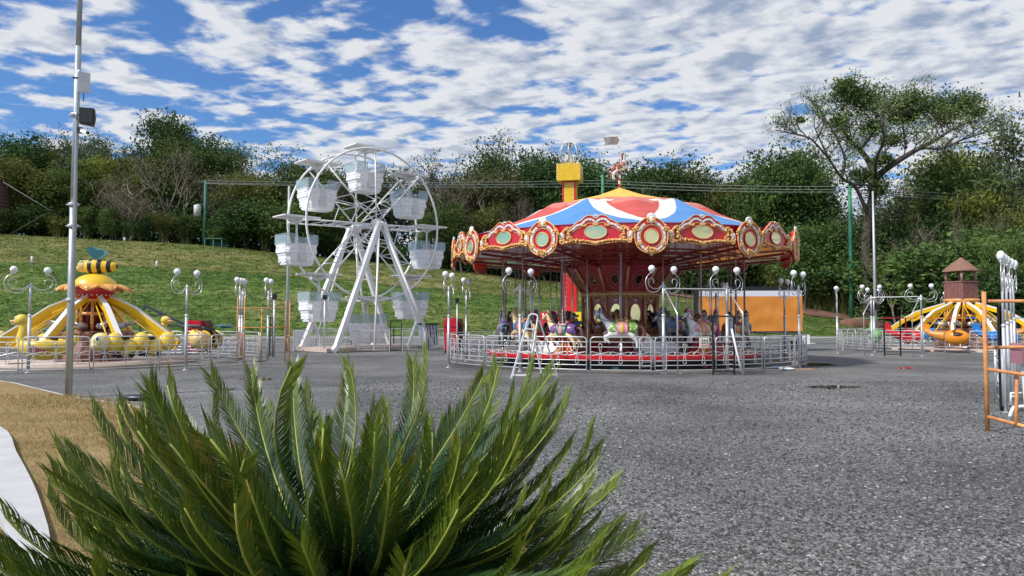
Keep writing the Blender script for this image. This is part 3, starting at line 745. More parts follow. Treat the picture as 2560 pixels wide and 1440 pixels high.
def duck(o):
    m = MB(); m.lathe([(0, -.42), (.35, -.36), (.62, -.1), (.70, .15), (.62, .32), (.5, .30), (.45, .0), (0, -.1)], 18, cap=False); m.xf(Matrix.Scale(1.45, 4, (1, 0, 0)) @ Matrix.Scale(.75, 4, (0, 1, 0)))
    v = m.build('duck_car', LYEL, o)
    m = MB(); m.tube(smooth_path([(.62, 0, .05), (.80, 0, .35), (.78, 0, .75), (.82, 0, .95)], 4), .2, 12, rad=None) ; 
    k_ = len(m.v); m2 = MB(); pts = smooth_path([(.60, 0, 0), (.80, 0, .32), (.76, 0, .70), (.82, 0, .95)], 4)
    m2.tube(pts, .2, 12, rad=[.27 - .13 * i / (len(pts) - 1) for i in range(len(pts))]); m2.ball((.86, 0, 1.08), (.24, .21, .22), 16, 10); m2.build('head', LYEL, v)
    m = MB(); m.ball((1.10, 0, 1.04), (.17, .15, .055), 12, 6); m.ball((1.06, 0, .96), (.15, .13, .045), 12, 6); m.ball((1.02, 0, 1.0), (.12, .16, .09), 10, 6); m.build('beak', PEACH, v)
    m = MB()
    for s in (-1, 1): m.ball((1.0, s * .13, 1.16), (.05, .035, .07), 10, 6)
    m.build('eye', EYEW, v)
    m = MB()
    for s in (-1, 1): m.ball((-.25, s * .56, .18), (.42, .08, .2), 12, 6)
    m.tube(smooth_path([(-.85, 0, .1), (-1.08, 0, .3), (-1.1, 0, .5)], 3), .12, 8); m.build('wing', LYEL, v)
    m = MB(); 
    for i in range(13):
        a = -PI * .92 + PI * .84 * i / 12
        m.v += [(-.30, .60 * math.cos(a), .30 + .60 * math.sin(a)), (.30, .62 * math.cos(a), .30 + .62 * math.sin(a))]
    for i in range(12): m.f.append((2 * i, 2 * i + 2, 2 * i + 3, 2 * i + 1)); m.m.append(0); m.sm.append(True)
    m.build('saddle_band', PINK, v)
    m = MB(); m.box((.0, 0, .12), (.7, .6, .12)); m.box((-.32, 0, .32), (.08, .6, .35)); m.build('seat', mat('dark_seat', (.03, .012, .015), .5), v)
    return v
def caterpillar(o):
    m = MB()
    for i in range(5):
        x = .55 - .42 * i; z = .05 + (.14 if i % 2 == 0 else -.04); m.ball((x, 0, z), (.27, .30, .34), 16, 10)
    m.tube(smooth_path([(-1.05, 0, .1), (-1.25, 0, .3), (-1.25, 0, .5)], 3), .12, 8)
    v = m.build('caterpillar_car', LYEL, o)
    m = MB(); m.ball((.98, 0, .22), (.30, .27, .30), 18, 12); m.ball((1.12, 0, .10), (.18, .22, .16), 12, 8); m.build('head', mat('pale_yellow_head', (.80, .66, .26), .4, 0, .1, 2), v)
    m = MB()
    for s in (-1, 1): m.ball((1.12, s * .19, .32), (.075, .07, .085), 12, 8)
    m.build('eye', EYEW, v); m = MB()
    for s in (-1, 1): m.ball((1.15, s * .245, .32), (.04, .03, .05), 10, 6)
    m.build('pupil', EYEB, v)
    m = MB()
    for i in range(4):
        for s in (-1, 1): m.ball((.5 - .42 * i, s * .22, -.22), (.1, .1, .09), 10, 6)
    m.build('foot', BLACK, v)
    m = MB(); m.box((.32, 0, .34), (.34, .42, .06)); m.box((-.5, 0, .34), (.34, .42, .06)); m.build('seat', MC['dark_seat'], v)
    return v
def bee_body(m0, sc=1.0):
    pass
BSTRIPE = mat('bee_stripes', (.80, .50, .03), .4)
def stripe_mat():
    m = BSTRIPE; t = m.node_tree; c = t.nodes.new('ShaderNodeTexCoord'); wv = t.nodes.new('ShaderNodeSeparateXYZ'); t.links.new(c.outputs['Object'], wv.inputs[0])
    mo = t.nodes.new('ShaderNodeMath'); mo.operation = 'MULTIPLY_ADD'; mo.inputs[1].default_value = 2.6; mo.inputs[2].default_value = 10.35; t.links.new(wv.outputs[0], mo.inputs[0])
    fr = t.nodes.new('ShaderNodeMath'); fr.operation = 'FRACT'; t.links.new(mo.outputs[0], fr.inputs[0])
    gt = t.nodes.new('ShaderNodeMath'); gt.operation = 'GREATER_THAN'; gt.inputs[1].default_value = .52; t.links.new(fr.outputs[0], gt.inputs[0])
    mx = t.nodes.new('ShaderNodeMix'); mx.data_type = 'RGBA'; mx.inputs[6].default_value = (.82, .52, .03, 1); mx.inputs[7].default_value = (.012, .014, .02, 1)
    t.links.new(gt.outputs[0], mx.inputs[0]); t.links.new(mx.outputs[2], t.nodes['Principled BSDF'].inputs['Base Color'])
stripe_mat()
def bee_car(o):
    m = MB(); m.tube([(.35, 0, .1), (.1, 0, .12), (-.3, 0, .1), (-.7, 0, .05), (-1.05, 0, .0), (-1.2, 0, 0)], .3, 16, rad=[.30, .38, .40, .34, .2, .05]); v = m.build('bee_car', BSTRIPE, o)
    m = MB(); m.ball((.62, 0, .1), (.36, .34, .34), 18, 12); m.build('head', mat('bee_face', (.72, .50, .20), .4, 0, .1, 2), v)
    m = MB()
    for s in (-1, 1): m.ball((.85, s * .16, .22), (.07, .06, .08), 10, 6)
    m.build('eye', EYEW, v)
    m = MB()
    for s in (-1, 1):
        m.ball((-.1, s * .62, .62), (.42, .36, .035), 14, 6); m.ball((-.55, s * .55, .55), (.3, .3, .03), 14, 6)
    m.build('wing', TEAL, v)
    for s in (-1, 1): m = MB(); m.tube(smooth_path([(.7, s * .1, .4), (.85, s * .14, .58), (1.0, s * .14, .62)], 3), .018, 6); m.build('antenna', BLACK, v)
    m = MB(); m.box((.0, 0, .48), (.5, .45, .08)); m.build('seat', BLACK, v)
    return v
br_ = thing('bee_carousel', 'spinning ride with duck, caterpillar and bee cars under a flower dome', 'fairground ride', (BX, BY, 0))
angs = [2 * PI * i / 8 for i in range(8)]
spin_base(br_, 'bee', angs)
kinds = [duck, caterpillar, bee_car, caterpillar, duck, bee_car, caterpillar, bee_car]
for i, a in enumerate(angs):
    v = kinds[i](br_); orient(v, a if i else R(11), 4.25 if i else 4.3, .68 if i != 2 else .78)
    if kinds[i] is duck: v.scale = (.82, .82, .86)
# red hub, flower dome, bee
m = MB(); m.lathe([(.42, 2.30), (.56, 2.36), (.60, 2.48), (.66, 2.50), (.66, 2.60), (.72, 2.62), (.78, 2.86), (.78, 2.9)], 28); m.build('hub', RED, br_)
m = MB()
for j in range(26):
    a = 2 * PI * j / 26; m.ball((.665 * math.cos(a), .665 * math.sin(a), 2.55), .03, 8, 6)
m.build('bulb', BULB, br_)
m = MB(); m.lathe([(.78, 2.85), (.78, 2.90), (.72, 3.04), (.58, 3.20), (.38, 3.31), (.15, 3.36), (0, 3.37)], 28, c=(0, 0, 0), cap=False); m.build('dome', mat('dome_yellow', (.80, .52, .03), .35, 0, .08, 1.5, coat=.2), br_)
for j in range(10):
    a = 2 * PI * j / 10; m = MB(); q = Matrix.Rotation(a, 4, 'Z'); s0 = 0
    for u in range(7):
        for t in range(7):
            uu = u / 6; tt = (t / 6 - .5) * 2; wdt = .40 * (math.sin(PI * (uu * .82 + .18)) ** .6)
            x = .66 + .62 * uu; yv = tt * wdt * .82; z = 2.88 + .10 * math.sin(uu * PI) - .10 * uu * uu - .05 * tt * tt
            m.v.append((x, yv, z))
    for u in range(6):
        for t in range(6): i0 = u * 7 + t; m.f.append((i0, i0 + 7, i0 + 8, i0 + 1)); m.m.append(0); m.sm.append(True)
    n0 = len(m.v); m.v += [(x, y_, z - .06) for x, y_, z in m.v]; m.f += [tuple(reversed([i + n0 for i in f])) for f in m.f[:36]]; m.m += [0] * 36; m.sm += [True] * 36
    rim = [t for t in range(7)] + [u * 7 + 6 for u in range(1, 7)] + [42 + t for t in range(5, -1, -1)] + [u * 7 for u in range(5, 0, -1)]
    for i in range(len(rim)): a_, b_ = rim[i], rim[(i + 1) % len(rim)]; m.f.append((b_, a_, a_ + n0, b_ + n0)); m.m.append(0); m.sm.append(False)
    m.xf(q); m.build('petal', mat('petal_orange', (.80, .38, .10), .4, 0, .2, 2), br_)
m = MB(); pts = [(-.52, 0, 0), (-.45, 0, 0), (-.2, 0, .03), (.1, 0, .03), (.42, 0, .0), (.68, 0, .02), (.82, 0, .05), (.86, 0, .05)]
m.tube(pts, .3, 18, rad=[.18, .27, .33, .29, .25, .20, .13, .03]); bee = m.build('bee_figure', BSTRIPE, br_, (.07, 0, 3.63), R(5)); bee.scale = (.85, .85, .9)
m = MB(); m.ball((-.56, 0, .03), (.28, .26, .25), 18, 12); m.ball((-.68, 0, -.05), (.2, .21, .17), 14, 10); m.build('head', MC['bee_face'], bee)
m = MB(); m.ball((-.62, -.17, .18), (.09, .07, .08), 12, 8); m.ball((-.62, .17, .18), (.09, .07, .08), 12, 8); m.build('eye', mat('eye_green', (.45, .6, .3), .3), bee)
m = MB()
wing = [(0, 0), (-.12, .18), (-.26, .34), (-.28, .5), (-.16, .60), (0, .58), (.12, .5), (.2, .46), (.34, .47), (.42, .40), (.40, .28), (.25, .16), (.1, .05)]
for s in (-1, 1):
    mm_ = Matrix.Translation((-.06, s * .12, .25)) @ Matrix.Rotation(s * -.25, 4, 'X'); poly = [tuple(p)[:3:2] for p in smooth_path([(x, 0, z) for x, z in wing], 3, True)]; m.prism(poly, .05, mm_)
m.build('wing', mat('teal_wing', (.05, .20, .24), .4), bee)
for s in (-1, 1): m = MB(); m.tube(smooth_path([(-.6, s * .1, .24), (-.72, s * .12, .36), (-.82, s * .12, .34)], 3), .016, 6); m.build('antenna', BLACK, bee)
m = MB(); m.tube([(.1, -.1, -.25), (.12, -.1, -.4)], .03, 6); m.tube([(-.1, .1, -.25), (-.12, .1, -.4)], .03, 6); m.build('leg', BLACK, bee)

# watch tower ride
tw = thing('helicopter_ride', 'spinning ride with coloured helicopter cars below a brown timber watchtower', 'fairground ride', (TX, TY, 0))
tangs = [R(x) for x in (-105, -66, -38, -10, 30, 75, 120, 165)]
spin_base(tw, 'tower', tangs)
m = MB()
m.lathe([(.88, 2.62), (.92, 2.7), (.8, 2.76)], 8); m.build('hub', MC['amber_tube'], tw)
BRWN = mat('brown_planks', (.27, .125, .105), .65, 0, .25, 5)
m = MB(); m.box((0, 0, 3.22), (1.10, 1.10, .96))
for i in range(13):
    for s in (-1, 1):
        m.box((-.51 + i * .085, s * .565, 3.22), (.045, .04, .86)); m.box((s * .565, -.51 + i * .085, 3.22), (.04, .045, .86))
for z in (2.76, 3.68): m.box((0, 0, z), (1.22, 1.22, .06))
m.build('cabin', BRWN, tw, rz=R(18))
q = Matrix.Rotation(R(18), 4, 'Z')
for sx in (-1, 1):
    for sy in (-1, 1):
        m = MB(); p = q @ Vector((sx * .48, sy * .48, 0)); m.tube([(p.x, p.y, 3.7), (p.x, p.y, 4.36)], .07, 8); m.build('corner_post', mat('peeled_log', (.40, .24, .17), .7, 0, .25, 6), tw)
m = MB(); m.lathe([(.88, 4.24), (.85, 4.31), (.42, 4.70), (.12, 4.97), (0, 5.02)], 12, cap=False, smooth=False)
for i in range(len(m.v)):
    v = Vector(m.v[i]); m.v[i] = tuple(v * (1 + .015 * noise.noise(v * 5)))
m.build('roof', mat('thatch_brown', (.24, .13, .09), .9, 0, .25, 10, bump=.6, bscale=30), tw)
def heli(o, colr, name):
    m = MB(); m.ball((.25, 0, .05), (.62, .36, .38), 18, 12); m.tube(smooth_path([(-.2, 0, .1), (-.8, 0, .22), (-1.1, 0, .42)], 4), .2, 10, rad=[.28, .26, .23, .2, .17, .14, .12, .10, .08])
    v = m.build('helicopter_car', colr, o)
    m = MB(); m.ball((.32, 0, .16), (.40, .375, .20), 14, 8); m.build('cockpit', MC['dark_seat'], v)
    m = MB(); m.box((0, 0, 1.0), (2.9, .16, .04)); m.box((0, 0, 1.0), (.16, 2.0, .036)); m.tube([(0, 0, .3), (0, 0, 1.02)], .035, 8); m.build('rotor', colr, v)
    m = MB()
    for s in (-1, 1): m.tube([(-.5, s * .3, -.42), (.7, s * .3, -.42), (.85, s * .3, -.34)], .03, 6); m.tube([(0, s * .3, -.42), (0, s * .15, -.2)], .025, 6); m.tube([(.45, s * .3, -.42), (.45, s * .15, -.2)], .025, 6)
    m.build('skid', CHROME, v)
    m = MB(); m.prism([(-1.2, .25), (-.85, .3), (-.9, .7), (-1.25, .75)], .05, z0=-.025); m.build('tail_fin', colr, v)
    return v
HC = [mat('green_plastic', (.16, .42, .12), .35, 0, .1, 2), RED, mat('orange_plastic', (.78, .27, .015), .35, 0, .1, 2), mat('blue_plastic', (.02, .22, .62), .3, 0, .1, 2)]
for i, a in enumerate(tangs):
    v = heli(tw, HC[i % 4], ''); orient(v, a, 4.35, .72, 1)

# ================================================================== CAROUSEL
ca = thing('carousel', 'large galloper carousel with red, white and blue tent roof and gilded red fascia', 'carousel', (CX, CY, 0))
def sym(h): return [(x, z) for x, z in h] + [(-x, z) for x, z in reversed(h[1:-1])]
def rnd_poly(poly, k=3): return [(p[0], p[2]) for p in smooth_path([(x, 0, z) for x, z in poly], k, True)]
def grow_poly(poly, d):
    n = len(poly); out = []
    for i in range(n):
        a = Vector(poly[i - 1]); b = Vector(poly[(i + 1) % n]); t = (b - a).normalized() if (b - a).length > 1e-6 else Vector((1, 0)); nn = Vector((t.y, -t.x))
        out.append((poly[i][0] + nn.x * d, poly[i][1] + nn.y * d))
    return out
def ell(a, b, n=28, cx_=0, cz=0): return [(cx_ + a * math.cos(2 * PI * i / n), cz + b * math.sin(2 * PI * i / n)) for i in range(n)]
def spiral(cx_, cz, r0, turns, a0, s, k=14): return [(cx_ + s * r0 * (1 - .75 * i / k) * math.cos(a0 + 2 * PI * turns * i / k), 0, cz + r0 * (1 - .75 * i / k) * math.sin(a0 + 2 * PI * turns * i / k)) for i in range(k + 1)]
half = [(0, .40), (.07, .45), (.16, .50), (.27, .49), (.37, .43), (.46, .35), (.57, .31), (.66, .23), (.78, .14), (.93, .06), (1.06, .0), (1.14, -.09), (1.15, -.2), (1.07, -.32), (.92, -.36), (.75, -.33), (.55, -.35), (.3, -.37), (.12, -.40), (0, -.43)]
pan = rnd_poly(sym(half), 2)
rndp = random.Random(11)
def leaf_scroll(m, pts, r=.035, y=-.11, leaves=10, side=1):
    pts = smooth_path([(x, y, z) for x, z in pts], 6)
    m.tube(pts, r, 7, rad=[r * (1.1 - .6 * i / len(pts)) for i in range(len(pts))])
    for i in range(leaves):
        p = pts[int((i + .5) / leaves * (len(pts) - 1))]
        m.ball((p.x + rndp.uniform(-.03, .03), y - .02, p.z + rndp.uniform(-.035, .035)), (.036, .03, .036), 8, 5)
def panel_meshes():
    m = MB(); m.prism(pan, .07); board = m.mesh('fascia_panel', RED)
    m = MB()
    edge_ = [(x, -.075, z) for x, z in pan]
    m.tube(edge_, .017, 6, closed=True)
    edge_in = [(x, -.09, z * 1.0) for x, z in rnd_poly(sym([(0, .16), (.05, .22), (.15, .26), (.26, .25), (.36, .19), (.47, .13), (.6, .09), (.72, .0), (.86, -.06), (.92, -.14), (.86, -.24), (.68, -.25), (.4, -.27), (.15, -.30), (0, -.31)]), 2)]
    m.tube(edge_in, .010, 5, closed=True)
    m.tube([(x, -.10, z - .02) for x, z in ell(.345, .205, 32)], .017, 6, closed=True)
    for s in (-1, 1):
        leaf_scroll(m, [(0, -.36), (s * .2, -.31), (s * .42, -.28), (s * .62, -.26), (s * .82, -.30), (s * .98, -.28)], .034, -.10, 12)
        leaf_scroll(m, [(s * .92, .10), (s * 1.02, -.02), (s * 1.0, -.14), (s * 1.1, -.22), (s * 1.08, -.33)], .042, -.10, 10)
        leaf_scroll(m, [(s * .80, .04), (s * .88, -.06), (s * .82, -.14), (s * .92, -.22)], .026, -.11, 5)
        m.tube([(x, -.12, z) for x, _, z in spiral(s * .86, .07, .085, 1.3, 0, s)], .022, 6)
        m.tube([(x, -.12, z) for x, _, z in spiral(s * 1.05, -.30, .09, 1.3, 2, s)], .024, 6)
        m.tube([(x, -.12, z) for x, _, z in spiral(s * .80, -.20, .07, 1.2, 1, s)], .02, 6)
    for a in range(5): m.ball((.05 * (a - 2), -.12, -.38 + .02 * abs(a - 2)), (.022, .03, .06), 8, 5)
    for cx_ in (0, -.36, .36):
        for a in range(5): m.ball((cx_ + .035 * (a - 2), -.11, (.19 if cx_ == 0 else .17) + .012 * abs(a - 2)), (.018, .025, .05), 7, 5)
    gold = m.mesh('gilded_relief', GOLD)
    m = MB()
    band = smooth_path([(-.86, -.08, .03), (-.72, -.08, .09), (-.60, -.08, .19), (-.44, -.08, .24), (-.32, -.08, .35), (-.2, -.08, .38), (-.08, -.08, .34), (0, -.08, .27), (.08, -.08, .34), (.2, -.08, .38), (.32, -.08, .35), (.44, -.08, .24), (.60, -.08, .19), (.72, -.08, .09), (.86, -.08, .03)], 4)
    for p, q in zip(band, band[1:]): m.beam(p, q, .03, .066, up=(0, 0, 1))
    for i in range(1, len(band), 3): m.ball((band[i].x, -.105, band[i].z), .018, 6, 4)
    for s in (-1, 1): m.ball((s * 1.05, -.10, -.12), (.10, .05, .12), 10, 6)
    for a in range(7): m.ball((.035 * math.sin((a - 3) * .5) * 2, -.06, .45 + .05 * math.cos((a - 3) * .5)), (.022, .03, .03), 6, 4)
    white = m.mesh('bulb_band', SHELL)
    m = MB(); m.prism([(x, z - .02) for x, z in ell(.335, .195, 32)], .02, z0=.078); mir = m.mesh('oval_mirror', MIRROR)
    return board, gold, white, mir
def medal_meshes():
    m = MB(); out = rnd_poly(sym([(0, .58), (.2, .54), (.38, .40), (.49, .18), (.50, -.05), (.44, -.28), (.28, -.44), (.10, -.50), (0, -.54)]), 2); m.prism(out, .08); board = m.mesh('fascia_medallion', RED)
    m = MB(); m.tube([(x, -.085, z) for x, z in out], .024, 6, closed=True); m.tube([(x, -.10, z) for x, z in ell(.335, .355, 32)], .013, 6, closed=True)
    m.tube([(x, -.115, z) for x, z in ell(.215, .215, 28)], .02, 6, closed=True)
    for s in (-1, 1):
        m.tube([(x, -.11, z) for x, _, z in spiral(s * .42, .22, .08, 1.3, 0, s)], .022, 6); m.tube([(x, -.11, z) for x, _, z in spiral(s * .38, -.20, .08, 1.3, 2, s)], .022, 6)
        m.tube([(x, -.12, z) for x, _, z in spiral(s * .1, .46, .07, 1.2, 1, s)], .02, 6)
        leaf_scroll(m, [(s * .44, .34), (s * .52, .22), (s * .56, .12)], .03, -.08, 5)
        leaf_scroll(m, [(s * .03, -.34), (s * .12, -.38), (s * .15, -.46)], .03, -.12, 5)
    for a in range(5): m.ball((.035 * (a - 2), -.12, -.46 + .015 * abs(a - 2)), (.02, .03, .07), 8, 5)
    gold = m.mesh('gilded_relief', GOLD)
    m = MB(); n = 36
    for i in range(n):
        a0, a1 = 2 * PI * i / n, 2 * PI * (i + 1) / n; r1, r2 = .40, .44
        if math.sin(a0) > .93: continue
        m.beam((r1 * math.cos(a0), -.095, r2 * math.sin(a0)), (r1 * math.cos(a1), -.095, r2 * math.sin(a1)), .03, .075)
        if i % 2: m.ball((r1 * math.cos(a0), -.12, r2 * math.sin(a0)), .018, 6, 4)
    for a in range(9):
        t = (a - 4) * .36; m.tube([(0, -.06, .56), (.13 * math.sin(t), -.07, .60 + .12 * math.cos(t))], .03, 6, rad=[.012, .034])
    m.ball((0, -.09, .5), (.07, .05, .12), 10, 6); m.ball((0, -.06, -.50), (.05, .05, .09), 8, 6)
    white = m.mesh('white_relief', SHELL)
    m = MB(); m.prism(ell(.205, .205, 28), .02, z0=.095); mir = m.mesh('round_mirror', MIRROR)
    return board, gold, white, mir
PM, MM = panel_meshes(), medal_meshes()
for k_ in range(12):
    for (M_, ph, rr, zc, nm) in ((PM, 15 + 30 * k_, 6.26, 4.34, 'fascia_panel'), (MM, 30 * k_, 6.42, 4.14, 'fascia_medallion')):
        a = R(ph); b = link(nm, M_[0], ca, (rr * math.sin(a), -rr * math.cos(a), zc), a)
        for me, sn in zip(M_[1:], ('gilded_relief', 'bulb_band', 'mirror')): link(sn, me, b)
# rim boards behind the fascia
m = MB(); m.lathe([(6.22, 3.98), (6.22, 4.62)], 72, cap=False, smooth=False); m.lathe([(6.17, 4.62), (6.17, 3.98)], 72, cap=False, smooth=False); m.lathe([(6.17, 3.98), (6.22, 3.98)], 72, cap=False); m.build('rim_board', RED, ca)
# tent roof
TY_ = mat('faded_yellow_canvas', srgb(228, 182, 84)[:3], .7, 0, .17, 1.4, bump=.25, bscale=6)
TR_ = mat('faded_red_canvas', srgb(198, 84, 76)[:3], .7, 0, .17, 1.4, bump=.25, bscale=6)
TP_ = mat('pale_pink_canvas', srgb(204, 122, 108)[:3], .7, 0, .17, 1.4, bump=.25, bscale=6)
TW_ = mat('white_canvas', srgb(222, 216, 205)[:3], .7, 0, .08, .7, bump=.25, bscale=6)
TB_ = mat('faded_blue_canvas', srgb(84, 138, 198)[:3], .7, 0, .14, 1.4, bump=.25, bscale=6)
def tent_z(r, ph):
    b = lerp_tab([(0, 6.80), (.25, 6.70), (1.0, 6.42), (2.0, 6.16), (3.1, 5.86), (4.0, 5.42), (5.2, 4.92), (6.25, 4.60)], r)
    dl = abs((ph + 15) % 30 - 15)
    b += .07 * math.exp(-((r - 3.15) / .55) ** 2) * math.exp(-(dl / 6) ** 2)
    b -= .07 * (dl / 15) ** 1.5 * math.sin(PI * min(1, r / 6.25)) ** .8
    return b
def tent_c(r, ph):
    dl = abs((ph + 15) % 30 - 15); al = abs(((ph - 30) + 30) % 60 - 30)
    if r < 1.80 + 1.0 * (1 - dl / 15): return 0
    s = (r - 3.05) / 3.1
    if s < .12 and al > 17: return 2
    if s < 0:
        return 3 if (s > -.14 and 8 < al < 24) else 2
    b = 31 * s ** .95; sg = ((ph - 30) + 30) % 60 - 30; kb_ = round((ph - sg - 30) / 60); near0 = (kb_ % 2 == 0) == (sg < 0); w_ = 12 * (1 - .7 * s) if near0 else 4
    if al < b: return 4
    if al < b + w_: return 3
    return 1
m = MB(); NA, NR = 960, 110
m.v.append((0, 0, 6.80))
for i in range(1, NR + 1):
    r = 6.25 * i / NR
    for j in range(NA): a = 2 * PI * j / NA; m.v.append((r * math.sin(a), -r * math.cos(a), tent_z(r, 360 * j / NA)))
for j in range(NA): m.f.append((0, 1 + j, 1 + (j + 1) % NA)); m.m.append(0); m.sm.append(True)
for i in range(1, NR):
    for j in range(NA):
        j2 = (j + 1) % NA; m.f.append((1 + (i - 1) * NA + j, 1 + i * NA + j, 1 + i * NA + j2, 1 + (i - 1) * NA + j2)); m.m.append(tent_c(6.25 * (i + .5) / NR, 360 * (j + .5) / NA)); m.sm.append(True)
m.build('tent_roof', [TY_, TR_, TP_, TW_, TB_], ca)
# ceiling with beams
m = MB(); m.lathe([(6.17, 3.99), (4.2, 3.86), (2.1, 3.62)], 48, cap=False, smooth=False)
m.build('ceiling', mat('lacquered_ceiling', (.34, .06, .045), .16, 0, .35, 1.2, coat=.5), ca)
for k_ in range(12):
    a = R(30 * k_); m = MB(); m.beam((2.1 * math.sin(a), -2.1 * math.cos(a), 3.57), (6.1 * math.sin(a), -6.1 * math.cos(a), 3.92), .08, .09); m.build('ceiling_beam', DRED, ca)
for rr in (2.9, 3.8, 4.7):
    m = MB(); zr = 3.60 + (rr - 2.1) * .09; m.tube([(rr * math.cos(2 * PI * j / 36), rr * math.sin(2 * PI * j / 36), zr) for j in range(36)], .03, 6, closed=True); m.build('crank_rail', DRED, ca)
# flared upper column and mirrored drum, twelve bays
m = MB(); m.lathe([(1.40, 2.62), (2.12, 3.62)], 12, cap=False, smooth=False, a0=0); m.lathe([(1.38, 1.0), (1.40, 2.55)], 12, cap=False, smooth=False); m.build('drum', mat('drum_red', (.46, .06, .09), .25, 0, .2, 1.5, coat=.4), ca)
m = MB(); m.lathe([(1.46, 2.50), (1.54, 2.54), (1.54, 2.60), (1.48, 2.68)], 12, smooth=False); m.lathe([(1.50, .96), (1.56, 1.0), (1.56, 1.08), (1.44, 1.12)], 12, smooth=False); m.lathe([(1.5, .44), (1.62, .5), (1.62, .9), (1.5, .97)], 12, smooth=False)
m.build('cornice', mat('aged_gold', (.66, .38, .16), .4, .2, .35, 7, bump=.4), ca)
GD2 = MC['aged_gold']
for k_ in range(12):
    a = R(30 * k_); s_, c_ = math.sin(a), -math.cos(a)
    m = MB(); m.tube([(1.47 * s_, 1.47 * c_, 1.1), (1.47 * s_, 1.47 * c_, 2.52)], .055, 8); m.tube([(1.46 * s_, 1.46 * c_, 2.62), (2.16 * s_, 2.16 * c_, 3.60)], .05, 8)
    p_ = m.build('pilaster', GD2, ca); m = MB()
    for j in range(9): m.ball((1.52 * s_, 1.52 * c_, 1.2 + .155 * j), .02, 6, 4); t = j / 8; m.ball(((1.52 + .68 * t) * s_, (1.52 + .68 * t) * c_, 2.68 + .9 * t), .02, 6, 4)
    m.build('bulb', BULB, p_)
    a = R(15 + 30 * k_); rr = 1.365
    q = Matrix.Translation((rr * math.sin(a), -rr * math.cos(a), 1.85)) @ Matrix.Rotation(a, 4, 'Z')
    m = MB(); m.prism(ell(.20, .37, 28), .015, q, z0=.01); mi = m.build('oval_mirror', MIRROR, ca)
    m = MB(); m.tube([q @ Vector((x, -.02, z)) for x, z in ell(.215, .385, 28)], .022, 6, closed=True)
    for s in (-1, 1):
        for (u, v_, r0) in ((.20, .56, .09), (.22, -.52, .10), (.12, -.6, .07)):
            m.tube([q @ Vector((x, -.04, z)) for x, _, z in spiral(s * u, v_, r0, 1.4, 1, s)], .02, 6)
        m.tube([q @ Vector(p) for p in smooth_path([(s * .30, -.04, .62), (s * .12, -.06, .66), (0, -.06, .60)], 4)], .025, 6)
        m.tube([q @ Vector(p) for p in smooth_path([(s * .29, -.04, -.3), (s * .2, -.05, -.44), (0, -.06, -.62)], 4)], .025, 6)
    for j in range(7): m.ball(q @ Vector((.05 * (j - 3), -.05, -.66)), (.02, .02, .06), 6, 4)
    m.build('gilded_relief', GD2, mi)
    m = MB(); m.ball(q @ Vector((0, -.03, .50)), (.1, .1, .05), 10, 6); m.ball(q @ Vector((0, -.03, -.50)), (.11, .11, .07), 10, 6); m.build('white_cartouche', SHELL, mi)
    q = Matrix.Translation((1.70 * math.sin(a), -1.70 * math.cos(a), 3.13)) @ Matrix.Rotation(a, 4, 'Z') @ Matrix.Rotation(R(35.5), 4, 'X')
    m = MB(); m.prism(ell(.13, .20, 20), .012, q, z0=.012); mi = m.build('oval_mirror', mat('dim_mirror', (.5, .42, .22), .08, 1, .1, 3), ca)
    m = MB(); m.tube([q @ Vector((x, -.03, z)) for x, z in ell(.145, .215, 24)], .012, 5, closed=True)
    m.tube([q @ Vector((x * (1 + .12 * math.sin(9 * i)), -.03, z)) for i, (x, z) in enumerate(ell(.27, .40, 26))], .012, 5, closed=True)
    m.build('scrollwork', GD2, mi)
# turntable
m = MB(); m.lathe([(1.4, .47), (5.18, .47)], 72, cap=False); m.build('deck', DECK, ca)
m = MB(); m.lathe([(5.10, .30), (5.20, .30), (5.22, .36), (5.22, .44), (5.18, .475)], 72, cap=False, smooth=False); m.build('deck_rim', RED, ca)
m = MB(); m.lathe([(4.6, .30), (1.2, .30)], 48, cap=False); m.lathe([(4.55, .0), (4.55, .30)], 48, cap=False); m.build('underdeck_shadow', BLACK, ca)  # black sheet and wall stand in for the shadow beneath the deck
m = MB(); m.lathe([(2.25, .47), (2.25, .78), (1.6, .78)], 36, cap=False, smooth=False); m.build('inner_step', RED, ca)
# horses
SPIRAL_ = mat('twisted_chrome', (.66, .66, .66), .25, .85, .05, 5)
_w = SPIRAL_.node_tree; _wv = _w.nodes.new('ShaderNodeTexWave'); _wv.bands_direction = 'Z'; _wv.inputs['Scale'].default_value = 9; _wv.inputs['Distortion'].default_value = 0
_tc = _w.nodes.new('ShaderNodeTexCoord'); _w.links.new(_tc.outputs['Object'], _wv.inputs['Vector']); _bp = _w.nodes.new('ShaderNodeBump'); _bp.inputs['Distance'].default_value = .02; _w.links.new(_wv.outputs[1], _bp.inputs['Height']); _w.links.new(_bp.outputs[0], _w.nodes['Principled BSDF'].inputs['Normal'])
def skin_mesh(name, verts, edges, radii, material, sub=2):
    me = bpy.data.meshes.new(name + '_tmp'); me.from_pydata(verts, edges, []); o = bpy.data.objects.new('tmp', me); scene.collection.objects.link(o)
    md = o.modifiers.new('s', 'SKIN'); md.use_smooth_shade = True
    for i, r_ in enumerate(radii): me.skin_vertices[0].data[i].radius = (r_, r_) if isinstance(r_, (int, float)) else r_
    me.skin_vertices[0].data[0].use_root = True
    sb = o.modifiers.new('u', 'SUBSURF'); sb.levels = sub; sb.render_levels = sub
    dg = bpy.context.evaluated_depsgraph_get(); ev = o.evaluated_get(dg); out = bpy.data.meshes.new_from_object(ev); out.name = name
    bpy.data.objects.remove(o); bpy.data.meshes.remove(me)
    out.materials.clear(); out.materials.append(material)
    for p in out.polygons: p.use_smooth = True; p.material_index = 0
    return out
